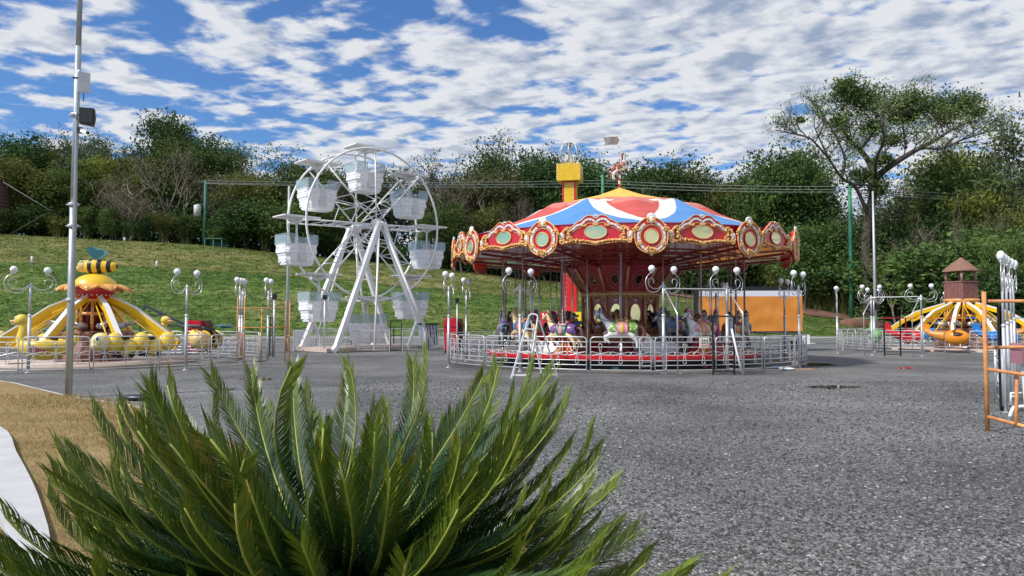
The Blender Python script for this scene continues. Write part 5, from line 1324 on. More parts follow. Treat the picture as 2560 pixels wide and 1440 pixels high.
# bollard posts with dark heads
def post(px, d, h, label, r=.05):
    o = box_thing('floodlight_post', label, 'post', px, d); o['group'] = 'grey posts topped by small dark floodlights'
    m = MB(); m.tube([(0, 0, 0), (0, 0, h)], r, 8); m.build('pole', STEEL, o); m = MB(); m.box((0, 0, h + .12), (.18, .14, .22)); m.box((0, -.08, h + .12), (.14, .02, .16)); m.build('floodlight', BLACK, o)
post(686, 33.0, at(686, 748, 33).z, 'grey post with black floodlight left of the ferris wheel fence')
post(812, 36.9, at(812, 749, 36.9).z, 'post with black floodlight before the left wheel leg')
post(1143, 36.0, at(1143, 757, 36).z, 'post with black floodlight behind the red bin left of carousel', .035)
def ppole(name, label, cat, px, d, ytop, r, m_, taper=.7):
    p = G2(px, d); z0 = H(*p); zt_ = at(px, ytop, d).z; o = thing(name, label, cat, (*p, z0 - .1))
    b = MB(); b.tube([(0, 0, 0), (0, 0, (zt_ - z0) * .5), (0, 0, zt_ - z0 + .1)], r, 10, rad=[r, r * (1 + taper) / 2, r * taper]); b.build('shaft', m_, o); return o, zt_ - z0 + .1
GP = mat('green_pole_paint', (.05, .25, .14), .6, 0, .12, 1.5)
GP2 = mat('dark_green_pole', (.03, .12, .08), .6, 0, .12, 1.5)
o, h = ppole('utility_pole', 'green utility pole with white transformer at the top of the bank', 'utility pole', 509, 92.5, 451, .28, GP2)
m = MB()
for x in (-1.0,): m.lathe([(.42, h - 4.6), (.45, h - 3.2), (.2, h - 3.1)], 14, c=(x * .9, -.2, 0))
m.build('transformer', mat('transformer_grey', (.55, .54, .53), .5), o)
m = MB(); m.box((-.3, 0, h - .15), (1.4, .12, .12)); m.box((-.4, 0, h - 3.0), (1.3, .12, .12))
for x in (-.8, -.2, .3): m.tube([(x, 0, h - .1), (x, 0, h + .12)], .05, 6)
m.build('crossarm', GP2, o)
o, h2 = ppole('utility_pole', 'tall bright green utility pole to the right of the carousel', 'utility pole', 2130, 77.5, 463, .28, GP, .62)
m = MB(); m.box((.4, 0, h2 - .25), (1.6, .14, .14)); m.tube([(1.0, 0, h2 - .2), (1.0, 0, h2 + .05)], .06, 6); m.build('crossarm', BLACK, o)
o, h3 = ppole('utility_pole', 'green utility pole rising behind the carousel roof', 'utility pole', 1508, 92.0, 437, .28, GP, .6)
o, h4 = ppole('light_pole', 'slim grey street light with a dark lamp head beside the green pole', 'light pole', 2188, 60.0, 478, .14, STEEL, .5)
m = MB(); m.tube(smooth_path([(0, 0, h4 - .05), (-.3, 0, h4 + .35), (-.7, 0, h4 + .5)], 4), .05, 6); m.box((-1.15, 0, h4 + .52), (1.0, .35, .12)); m.build('lamp_head', BLACK, o)
m = MB(); m.box((-.1, -.2, h4 - 9.4), (.5, .4, .6)); m.build('floodlight', BLACK, o)
o, h5 = ppole('light_pole', 'slim grey light pole seen through the left side of the ferris wheel', 'light pole', 719, 38.6, 466, .085, mat('pale_zinc', (.42, .48, .48), .5, .4), .7)
# power lines
def wire(ptsd, label):
    pts = []
    for (a, b) in zip(ptsd, ptsd[1:]):
        A, B = at(*a), at(*b)
        for i in range(12): t = i / 12; p = A.lerp(B, t); p.z -= 4 * .25 * t * (1 - t); pts.append(p)
    pts.append(at(*ptsd[-1])); o_ = MB(); o0 = pts[0].copy(); o_.tube([p - o0 for p in pts], .03, 4)
    t_ = o_.build('power_line', mat('wire_grey', (.22, .24, .23), .6), None, tuple(o0)); tag(t_, label, 'power line', 'overhead wires crossing before the trees')
wire([(509, 452, 92.5), (1508, 451, 92.0), (2133, 466, 77.5), (2700, 494, 70)], 'topmost overhead wire crossing in front of the tree line')
wire([(509, 457, 92.3), (1508, 458, 91.7), (2133, 474, 77.3), (2700, 503, 70)], 'second overhead wire down, crossing before the tree line')
wire([(511, 459, 92.2), (1508, 466, 91.5), (2133, 480, 77.1), (2700, 511, 70)], 'lowest overhead wire crossing before the tree line')
# green shed, markers, hut
p = G2(537, 92); z0 = H(*p) - .05
o = thing('shed', 'small dark green open shed beside the transformer pole', 'shed', (*p, z0))
m = MB(); m.box((0, 0, 1.05), (2.2, 1.8, .08)); m.build('roof', mat('shed_roof', (.10, .22, .17), .6), o); m = MB()
for x in (-1.05, .0, 1.05):
    for y in (-.8, .8): m.box((x, y, .5), (.08, .08, 1.02))
m.build('post', mat('shed_post', (.10, .26, .20), .6), o); m = MB(); m.box((0, .85, .5), (2.1, .05, 1.0)); m.build('wall', GP2, o)
for px, d, py, lab in ((77, 80.0, 641, 'white marker post on the grass terrace at far left'), (390, 80.5, 653, 'white marker post on the terrace right of the bee'), (308, 91, 594, 'small pale marker post on the bank crest behind the bee')):
    p = G2(px, d); z0 = H(*p); o = thing('marker_post', lab, 'post', (*p, z0 - .05)); hh = at(px, py, d).z - z0 + .05
    m = MB(); m.tube([(0, 0, 0), (0, 0, hh - .04), (0, 0, hh)], .13, 10, rad=[.13, .13, .09]); m.build('shaft', WHITE, o)
o = thing('hut', 'edge of a dark brown slatted hut at the far left of the bank', 'hut', (*G2(-45, 93), H(*G2(-45, 93)) - .2)); hh = at(0, 447, 93).z - o.location.z
m = MB(); prof = [(2.2, 0), (2.9, hh * .2), (2.95, hh * .5), (2.6, hh * .8), (2.2, hh)]
m.lathe(prof, 20, cap=True, smooth=True); m.build('wall', mat('hut_wood', (.10, .055, .045), .8), o)
for i in range(16):
    t = i / 16; r_ = lerp_tab([(z, r) for r, z in prof], hh * t) + .03; m = MB(); m.lathe([(r_, hh * t), (r_ + .06, hh * t + .08), (r_ - .02, hh * t + .3)], 20, cap=False); m.build('slat', MC['hut_wood'], o)
# guy wires left
g = MB(); a = at(8, 455, 92); b_ = at(128, 527, 92); c = at(20, 588, 92); g.tube([(0, 0, 0), b_ - a, c - a], .035, 5); tag(g.build('guy_cable', MC['wire_grey'], None, tuple(a)), 'thin guy cable bracing the brown hut at far left', 'cable')
# debris near the carousel
def blob(name, label, cat, px, py, sx, sy, sz, m_, seed=1, z=0):
    p = gr(px, py); b = MB(); b.ball((0, 0, sz), (sx, sy, sz), 16, 10)
    for i, v in enumerate(b.v): v = Vector(v); q = 1 + .45 * noise.noise(v * 6 + Vector((seed * 3.1, 0, 0))); b.v[i] = (v.x * q, v.y * q, max(0.004, v.z * (q if v.z > 0 else 1)))
    t_ = b.build(name, m_, None, (p.x, p.y, z)); tag(t_, label, cat)
PB = mat('plastic_bag', (.75, .76, .78), .4, 0, .08, 6, bump=.8, bscale=14)
blob('plastic_bag', 'white plastic bag lying at the right foot of the carousel fence', 'plastic bag', 1968, 926, .28, .14, .055, PB, 1)
blob('sack', 'grey sack behind the white bag at the carousel fence', 'sack', 1990, 921, .12, .12, .14, mat('grey_sack', (.42, .41, .38), .7), 2)
blob('plastic_bag', 'small blue bag under the carousel fence', 'plastic bag', 1938, 922, .12, .08, .04, mat('blue_bag', (.05, .22, .5), .4), 3)
blob('plastic_bag', 'green and white bag by the carousel wooden box', 'plastic bag', 1540, 925, .11, .09, .05, mat('green_bag', (.12, .35, .25), .4), 4)
blob('paper_scrap', 'white paper scrap on the gravel before the carousel entrance', 'paper scrap', 1698, 934, .10, .06, .01, PB, 5)
blob('carton', 'red and white carton under the carousel deck', 'carton', 1762, 922, .10, .08, .06, mat('red_carton', (.5, .08, .09), .5), 6)
for px, py, l_, w_, a, lab, m_ in ((2005, 925, .75, .14, .1, 'bare timber plank lying right of the carousel fence', WOOD), (1530, 928, .5, .1, .05, 'short brown plank before the carousel box', WOOD), (2010, 859, 1.5, .25, 0, 'long pale board on the gravel behind the carousel', WHITE)):
    p = gr(px, py); b = MB(); b.box((0, 0, .025), (l_, w_, .04)); b.box((.05, w_ * .9, .02), (l_ * .9, w_ * .5, .03)); t_ = b.build('plank', mat('raw_plank', (.50, .33, .20), .7, 0, .2, 6) if m_ is WOOD else WHITE, None, (p.x, p.y, 0), a); tag(t_, lab, 'plank')
p = gr(1555, 922); b = MB(); b.box((0, 0, .14), (1.05, .3, .28)); b.box((0, -.152, .14), (1.0, .01, .02)); tag(b.build('crate', mat('grey_crate', (.22, .21, .21), .7), None, (p.x, p.y, 0)), 'low grey box on the ground under the carousel front', 'box')
p = gr(2014, 862); b = MB(); b.box((0, 0, .35), (.42, .35, .62)); b.lathe([(.08, .66), (.08, .72)], 10); tag(b.build('water_drum', WPLAST, None, (p.x, p.y, 0)), 'white plastic drum behind the right side of the carousel', 'drum')
# dark item at the lawn edge
p = gr(345, 1002); b = MB(); b.ball((0, 0, .06), (.32, .12, .07), 14, 8); b.box((.2, .0, .05), (.5, .16, .08)); tag(b.build('rubber_mat', mat('dark_rubber', (.02, .025, .03), .35), None, (p.x, p.y, 0)), 'dark rubber object lying at the lawn edge by the palm', 'mat')

a_, b_ = at(1829, 822, 21.75), gr(1857, 938); mdl = at(1843, 885, 21.7)
m = MB(); m.tube([(0, 0, 0), mdl - b_, a_ - b_], .03, 8); tag(m.build('leaning_tube', WHITE, None, tuple(b_)), 'white tube leaning on the carousel fence right of the black gate', 'tube')
# ---------------- person bending by the carousel column
pl_ = (5.72, 27.6, .475)
per = thing('person', 'person in black clothes bending forward beside the carousel column', 'person', pl_, R(180))
V = [(0, 0, .92), (.12, 0, 1.10), (.30, 0, 1.25), (.42, 0, 1.33), (.50, 0, 1.37), (.60, 0, 1.40), (.66, 0, 1.36)]
Rr = [.15, .155, .17, .10, .055, .10, .07]; E = [(i, i + 1) for i in range(6)]
def limb(root, pts, rs):
    pr_ = root
    for p, r_ in zip(pts, rs): V.append(p); Rr.append(r_); E.append((pr_, len(V) - 1)); pr_ = len(V) - 1
for s in (-1, 1):
    limb(0, [(-.02, s * .11, .82), (.05, s * .12, .48), (-.05, s * .12, .09), (.12, s * .13, .04)], (.10, .075, .05, .04))
    limb(2, [(.32, s * .20, 1.22), (.40, s * .24, .98), (.58, s * .18, .86), (.64, s * .17, .82)], (.075, .05, .036, .03))
DKC = mat('dark_clothes', (.010, .013, .03), .85, 0, .3, 5)
link('body', skin_mesh('body', V, E, Rr, DKC), per)
SKN = mat('skin', (.55, .30, .20), .5, 0, .08, 8)
m = MB(); m.ball((.63, 0, 1.385), (.085, .075, .10), 16, 12); m.ball((.715, 0, 1.36), (.02, .014, .018), 8, 6); m.ball((.62, .077, 1.38), (.02, .012, .028), 8, 6); m.ball((.62, -.077, 1.38), (.02, .012, .028), 8, 6)
for s in (-1, 1):
    m.ball((.70, s * .028, 1.39), (.012, .012, .009), 8, 6)
    m.ball((.665, s * .17, .80), (.045, .022, .03), 8, 6)
    for j in range(4): m.tube([(.69, s * .17 + .014 * (j - 1.5), .79), (.73, s * .17 + .014 * (j - 1.5), .775), (.74, s * .17 + .013 * (j - 1.5), .745)], .008, 5)
    m.tube([(.66, s * .15, .80), (.69, s * .13, .775)], .009, 5)
m.build('head', SKN, per)
m = MB(); m.ball((.60, 0, 1.42), (.10, .085, .085), 16, 10); m.build('hair', mat('hair_black', (.015, .012, .01), .6), per)
m = MB()
for s in (-1, 1): m.ball((.05, s * .13, .045), (.14, .055, .045), 12, 8)
m.build('shoe', BLACK, per)

# ================================================================== PALM (CYCAD)
def cyc_mat():
    m = mat('cycad_leaf', (1, 1, 1), .36, 0, .15, 25, vcol=True, trans=.18, spec=.42); return m
LEAF = cyc_mat(); RACH = mat('cycad_rachis', (.30, .34, .05), .5, 0, .2, 10)
def frond_mesh(seed, Lf, curl, young=0.0, brown=0.0, twist=0.0):
    r = random.Random(seed); lv, lf, cols, sm = [], [], [], []
    n = 15; pts = []; x = z = 0.0; ang = R(8); side = 0.0
    for i in range(n + 1):
        t = i / n; pts.append(Vector((x, side, z)))
        ang = R(9) - R(26) * math.sin(PI * t * .85) + curl * max(0, t - .45) ** 1.3
        st = Lf / n; x += st * math.cos(ang); z += st * math.sin(ang); side += twist * t * t * st
    NP = 112
    for i in range(NP):
        t = .13 + .87 * (i / (NP - 1)); f = t * n; i0 = min(int(f), n - 1); p = pts[i0].lerp(pts[i0 + 1], f - i0); tan = (pts[i0 + 1] - pts[i0]).normalized()
        up = Vector((-tan.z, 0, tan.x)); sd_ = tan.cross(up)
        L_ = (.165 * min(1, (t - .05) * 5) * (1 - .45 * t ** 2.5) + .0) * (Lf / 1.2) * r.uniform(.94, 1.06)
        fw_ = R(44) + R(20) * t ** 2 + r.uniform(-.05, .05)
        vee = R(20) + R(12) * t + r.uniform(-.07, .07)
        for s in (-1, 1):
            dirv = (tan * math.sin(fw_) + (sd_ * s * math.cos(vee) + up * math.sin(vee)) * math.cos(fw_)).normalized()
            wv_ = .0032 * (1.3 if young else 1); wd = tan.cross(dirv).cross(dirv).normalized() * wv_
            mid = p + dirv * L_ * .55; droop = up * (-.10 * L_); tip = p + dirv * L_ + droop * 1.0 + tan * L_ * .08; mid2 = mid + up * (.03 * L_)
            o_ = len(lv); lv += [p - wd * .6, p + wd * .6, mid2 + wd, mid2 - wd, tip]
            lf += [(o_, o_ + 1, o_ + 2, o_ + 3), (o_ + 3, o_ + 2, o_ + 4)]
            v = r.uniform(.75, 1.25)
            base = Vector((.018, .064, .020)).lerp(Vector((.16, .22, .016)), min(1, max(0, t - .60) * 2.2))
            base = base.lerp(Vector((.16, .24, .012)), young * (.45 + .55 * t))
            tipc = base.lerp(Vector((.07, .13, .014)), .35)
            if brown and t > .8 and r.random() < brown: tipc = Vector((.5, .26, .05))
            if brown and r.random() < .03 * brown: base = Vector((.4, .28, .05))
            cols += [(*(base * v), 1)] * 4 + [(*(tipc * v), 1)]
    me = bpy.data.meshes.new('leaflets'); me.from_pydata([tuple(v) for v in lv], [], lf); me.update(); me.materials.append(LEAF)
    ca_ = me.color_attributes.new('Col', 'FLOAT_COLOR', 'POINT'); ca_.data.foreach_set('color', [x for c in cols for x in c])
    m = MB(); m.tube(pts, .009, 6, rad=[.0075 * (1 - .7 * i / n) + .001 for i in range(n + 1)]); ra = m.mesh('rachis', RACH)
    return ra, me
cyc = thing('cycad', 'large sago palm with arching glossy green fronds filling the foreground', 'palm', (-.59, 2.58, .08))
cyc.scale = (.98, 1.03, 1.11)
ZC = .50
m = MB(); pr_ = [(.24, -.1)]
for i in range(14): pr_ += [(.25 + .02 * (i % 2), .04 * i), (.27 - .02 * (i % 2), .04 * i + .02)]
pr_ += [(.18, .60), (0, .66)]
m.lathe(pr_, 22, cap=False); m.build('trunk', mat('cycad_trunk', (.10, .065, .04), .9, 0, .4, 20, bump=.8, bscale=25), cyc)
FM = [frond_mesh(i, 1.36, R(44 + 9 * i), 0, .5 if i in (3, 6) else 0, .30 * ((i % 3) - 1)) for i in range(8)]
YM = [frond_mesh(20 + i, .62, R(100), .55, 0, 0) for i in range(2)]
rf = random.Random(4)
NF = 400; MASS = [[], []]
def frond_at(az, el, roll, sc): return Matrix.Translation((.06 * math.cos(az), .06 * math.sin(az), ZC - .12 * (1 - el / R(70)))) @ (Matrix.Rotation(az, 4, 'Z') @ Matrix.Rotation(-el, 4, 'Y') @ Matrix.Rotation(roll, 4, 'X') @ Matrix.Scale(sc, 4))
mass_l = [[], [], []]; mass_r = MB()
for i in range(NF):
    t = (i + .5) / NF; az = i * 2.399963 + rf.uniform(-.1, .1)
    el = R(53 - 64 * t ** .9 + rf.uniform(-8, 8)); sc = (.70 + .25 * t ** .8) * (rf.uniform(.92, 1.07) if i % 7 < 2 else rf.uniform(.62, .98)); mi_ = rf.randrange(8); M_ = frond_at(az, el, rf.uniform(-.8, .8), sc)
    facing = i % 4 < 1 or i % 7 < 2
    if facing and sum(1 for c_ in cyc.children if c_.name.startswith('frond')) < 100:
        o = link('frond', FM[mi_][0], cyc); o.matrix_local = M_; link('leaflets', FM[mi_][1], o)
    else:
        me_ = FM[mi_][1]; n0 = len(mass_l[0]); mass_l[0] += [tuple(M_ @ v_.co) for v_ in me_.vertices]; mass_l[1] += [tuple(k_ + n0 for k_ in p_.vertices) for p_ in me_.polygons]
        ca_ = me_.color_attributes['Col']; buf = [0.0] * (4 * len(me_.vertices)); ca_.data.foreach_get('color', buf); mass_l[2] += buf
        me_ = FM[mi_][0]; mass_r.add([M_ @ v_.co for v_ in me_.vertices], [tuple(p_.vertices) for p_ in me_.polygons], True)
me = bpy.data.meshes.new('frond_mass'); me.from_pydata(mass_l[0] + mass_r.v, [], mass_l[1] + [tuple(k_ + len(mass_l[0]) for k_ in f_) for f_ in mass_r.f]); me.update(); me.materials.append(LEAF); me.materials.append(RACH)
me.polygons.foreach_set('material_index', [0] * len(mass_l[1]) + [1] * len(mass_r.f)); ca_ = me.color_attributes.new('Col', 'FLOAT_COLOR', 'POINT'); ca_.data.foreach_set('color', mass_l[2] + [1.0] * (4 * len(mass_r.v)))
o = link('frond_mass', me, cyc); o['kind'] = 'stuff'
for i, (az, el, sc) in enumerate(((-1.3, 50, 1), (-1.9, 42, 1), (-.6, 38, 1), (-2.5, 40, 1), (0.2, 55, 1), (-1.55, 70, 1), (-1.05, 25, 1.2), (-.25, 20, 1.3), (-1.7, 20, 1.2))):
    o = link('young_frond', YM[i % 2][0], cyc); link('leaflets', YM[i % 2][1], o)
    o.matrix_local = frond_at(az, R(el), 0, sc)

# ================================================================== TREES
def leafmat(name, c, tr=.25, rough=.6):
    return mat(name, c, rough, 0, .25, .6, vcol=True, trans=tr, objrand=.45, spec=.12)
LM = {'dark': leafmat('foliage_dark', (.060, .110, .034)), 'mid': leafmat('foliage_mid', (.095, .150, .040)), 'olive': leafmat('foliage_olive', (.145, .165, .042)), 'lime': leafmat('foliage_lime', (.19, .22, .04)),
      'brown': leafmat('foliage_brown', (.125, .120, .062)), 'grey': leafmat('foliage_greygreen', (.100, .130, .065))}
def add_leaf(v, f, c, p, sz, r, asp=.55, col=1.0, droop=0.0):
    d = Vector((r.gauss(0, 1), r.gauss(0, 1), r.gauss(0, .7) - droop)).normalized(); n = Vector((r.gauss(0, 1), r.gauss(0, 1), r.gauss(0, 1) + .6)); s = d.cross(n)
    if s.length < 1e-3: s = Vector((1, 0, 0))
    s.normalize(); a = d * sz * .5; b = s * sz * asp * .5
    o = len(v); v += [p - a, p + b, p + a, p - b]; f.append((o, o + 1, o + 2, o + 3)); cc = (col, col, col, 1); c += [cc] * 4
def tree_proto(kind, seed, Hh, spread, n_leaf, leaf, lm, bark, trunk_h=.3, cl_r=.16, levels=3, nb=(5, 4, 4), flat=.8, multi=1, droop=.2, gap=0.0, fill=True):
    """grown skeleton: trunk -> limbs -> twigs; leaf clusters on the twig ends.  Height Hh, crown half-width spread*Hh."""
    r = random.Random(seed); m = MB(); ends = []
    def grow(p, d, L_, rad, lv):
        pts = [p]; k_ = 5; dd = d.copy()
        for i in range(k_):
            dd = (dd + Vector((r.gauss(0, .13), r.gauss(0, .13), r.gauss(0, .09) + (.05 if lv else .02)))).normalized(); pts.append(pts[-1] + dd * L_ / k_)
        m.tube(pts, rad, 5 if lv else 8, rad=[rad * (1 - .55 * i / k_) for i in range(k_ + 1)], cap=False)
        if lv >= levels: ends.append(pts[-1]); ends.append(pts[3]); return
        for j in range(nb[lv]):
            i = r.choice((2, 3, 4, 5)) if lv else r.choice((3, 4, 5)); q = pts[i]; a = r.random() * 2 * PI + j * 2 * PI / nb[lv]
            out = Vector((math.cos(a), math.sin(a), r.uniform(.15, .9))).normalized(); nd = (dd * .45 + out * (spread * 2.2)).normalized()
            grow(q, nd, L_ * r.uniform(.55, .85) * (1.0 if lv else .9), rad * .5, lv + 1)
    for s in range(multi):
        a = r.random() * 6.28
        d0 = Vector((math.cos(a) * .25 * (multi > 1), math.sin(a) * .25 * (multi > 1), 1)).normalized()
        grow(Vector((.02 * Hh * math.cos(a) * (multi - 1), .02 * Hh * math.sin(a) * (multi - 1), -.3)), d0, Hh * trunk_h * r.uniform(.9, 1.2), Hh * .02, 0)
    zm = max(e.z for e in ends); xm = sorted(math.hypot(e.x, e.y) for e in ends)[int(len(ends) * .9)]
    sz_, sx_ = (Hh * (1 - cl_r * .55)) / zm, (Hh * spread) / xm
    m.v = [(x * (1 + (sx_ - 1) * min(1, max(0, z) / (Hh * .4))), y * (1 + (sx_ - 1) * min(1, max(0, z) / (Hh * .4))), z * sz_) for x, y, z in m.v]
    ends = [Vector((e.x * sx_, e.y * sx_, e.z * sz_)) for e in ends]
    trunk = m.mesh('trunk', bark)
    v, f, c = [], [], []
    if n_leaf:
        extra = []
        if fill:
            for _ in range(int(len(ends) * .6)):
                a = r.random() * 6.28; t = r.random(); zz = Hh * (.25 + .6 * t); zz = max(zz, Hh * .34); rr = Hh * spread * .85 * math.sin(PI * (.15 + .75 * t)) * math.sqrt(r.random()); extra.append(Vector((rr * math.cos(a), rr * math.sin(a), zz)))
        allc = ends + extra; per_ = max(4, n_leaf // len(allc))
        for e in allc:
            if r.random() < gap: continue
            R0 = cl_r * Hh * r.uniform(.55, 1.15); cb = r.uniform(.65, 1.4)
            for _ in range(per_):
                dv = Vector((r.gauss(0, 1), r.gauss(0, 1), r.gauss(0, 1))).normalized() * (R0 * 1.05 * r.random() ** .45); dv.z *= flat; dv.z -= abs(dv.z) * droop * .4
                add_leaf(v, f, c, e + dv, leaf * r.uniform(.6, 1.3), r, .5, cb * r.uniform(.85, 1.18), droop)
    crown = None
    if v:
        me = bpy.data.meshes.new('crown'); me.from_pydata([tuple(x) for x in v], [], f); me.update(); me.materials.append(lm)
        ca_ = me.color_attributes.new('Col', 'FLOAT_COLOR', 'POINT'); ca_.data.foreach_set('color', [x for q in c for x in q]); crown = me
    return trunk, crown
def bamboo_proto(seed, Hh, n_culm, lm, leaf=.42, spread=.35, dens=60):
    r = random.Random(seed); m = MB(); v, f, c = [], [], []
    for i in range(n_culm):
        a = r.random() * 6.28; h = Hh * r.uniform(.6, 1.05); lean = spread * r.uniform(.3, 1.2); b0 = Vector((r.gauss(0, .05) * Hh, r.gauss(0, .05) * Hh, 0)); pts = []; cb = r.uniform(.7, 1.35)
        for k_ in range(13):
            t = k_ / 12; o_ = lean * h * t ** 2.2; zz = h * (t - .22 * t ** 5 * (1 + lean)); pts.append(b0 + Vector((o_ * math.cos(a), o_ * math.sin(a), zz)))
        m.tube(pts, .05, 4, rad=[.055 * (1 - .85 * k_ / 12) for k_ in range(13)], cap=False)
        for _ in range(dens):
            t = .25 + .75 * r.random() ** .7; q = pts[min(11, int(t * 12))].lerp(pts[min(12, int(t * 12) + 1)], t * 12 % 1); R0 = .055 * Hh * (1.25 - .8 * t)
            cen = q + Vector((r.gauss(0, R0), r.gauss(0, R0), r.gauss(0, R0 * .6)))
            for __ in range(5): add_leaf(v, f, c, cen + Vector((r.gauss(0, .25), r.gauss(0, .25), r.gauss(0, .2))), leaf * r.uniform(.7, 1.3), r, .24, cb * r.uniform(.85, 1.2), .9)
    tr = m.mesh('culm', mat('bamboo_culm', (.22, .22, .08), .6, 0, .2, 2))
    me = bpy.data.meshes.new('crown'); me.from_pydata([tuple(x) for x in v], [], f); me.update(); me.materials.append(lm)
    ca_ = me.color_attributes.new('Col', 'FLOAT_COLOR', 'POINT'); ca_.data.foreach_set('color', [x for q in c for x in q])
    return tr, me
TP = {}
TP['dark'] = [(tree_proto('d', 1, 15, .36, 15000, .42, LM['dark'], BARK, .30), 15), (tree_proto('d', 2, 15, .30, 15000, .42, LM['dark'], BARK, .34), 15), (tree_proto('d', 12, 15, .40, 15000, .40, LM['mid'], BARK, .28), 15)]
TP['mid'] = [(tree_proto('m', 3, 15, .36, 14000, .40, LM['mid'], BARK, .30, cl_r=.13), 15), (tree_proto('m', 4, 15, .30, 14000, .40, LM['olive'], BARK, .33, cl_r=.13), 15), (tree_proto('m', 14, 15, .34, 14000, .36, LM['grey'], BARK, .30, cl_r=.12), 15)]
TP['airy'] = [(tree_proto('a', 5, 15, .40, 6500, .34, LM['dark'], BARK, .38, cl_r=.10, nb=(6, 4, 3), flat=.35, multi=2, fill=False), 15), (tree_proto('a', 6, 15, .40, 6500, .34, LM['brown'], BARK, .38, cl_r=.10, nb=(6, 4, 3), flat=.35, multi=2, fill=False), 15)]
TP['bare'] = [(tree_proto('b', 7, 12, .48, 1200, .22, LM['brown'], PALEBARK, .34, cl_r=.10, levels=4, nb=(4, 4, 3, 3), multi=3, fill=False), 12), (tree_proto('b', 8, 12, .38, 900, .22, LM['brown'], PALEBARK, .36, cl_r=.10, levels=4, nb=(4, 3, 3, 3), multi=2, fill=False), 12)]
TP['bamboo'] = [(bamboo_proto(9, 14, 34, LM['olive']), 14), (bamboo_proto(10, 14, 30, LM['lime'], spread=.25), 14), (bamboo_proto(19, 14, 34, LM['mid'], spread=.3), 14)]
TP['thin'] = [(bamboo_proto(11, 14, 5, LM['grey'], spread=.35, dens=34), 14)]
TP['bush'] = [(tree_proto('s', 15, 6, .55, 9000, .30, LM['mid'], BARK, .25, cl_r=.2, levels=2, nb=(6, 5), multi=2), 6), (tree_proto('s', 16, 6, .55, 9000, .28, LM['dark'], BARK, .25, cl_r=.2, levels=2, nb=(6, 5), multi=2), 6), (bamboo_proto(17, 6, 26, LM['olive'], .34, .45, 46), 6), (bamboo_proto(18, 6, 26, LM['mid'], .34, .4, 46), 6)]
used = {}
NM = {'dark': 'broadleaf_tree', 'mid': 'broadleaf_tree', 'airy': 'feathery_tree', 'bare': 'bare_tree', 'bamboo': 'bamboo_clump', 'thin': 'bamboo_clump', 'bush': 'shrub'}
rt = random.Random(33)
def tree(kind, vi, px, ytop, d, wsc, label, grp=None):
    (tr, cr), h0 = TP[kind][vi % len(TP[kind])]
    p = G2(px, d); z0 = H(*p) - .2; zt_ = at(px, ytop - (24 if kind in ('dark', 'mid', 'bamboo', 'airy') and ytop > 260 else 0), d).z; s = (zt_ - z0) / h0
    o = thing(NM[kind], label, 'bamboo' if kind in ('bamboo', 'thin') else ('shrub' if kind == 'bush' else 'tree'), (*p, z0), rt.random() * 6.28, grp); o.scale = (s * wsc, s * wsc, s)
    link('trunk' if kind not in ('bamboo', 'thin') else 'culm', tr, o)
    if cr: link('crown', cr, o)
    return o
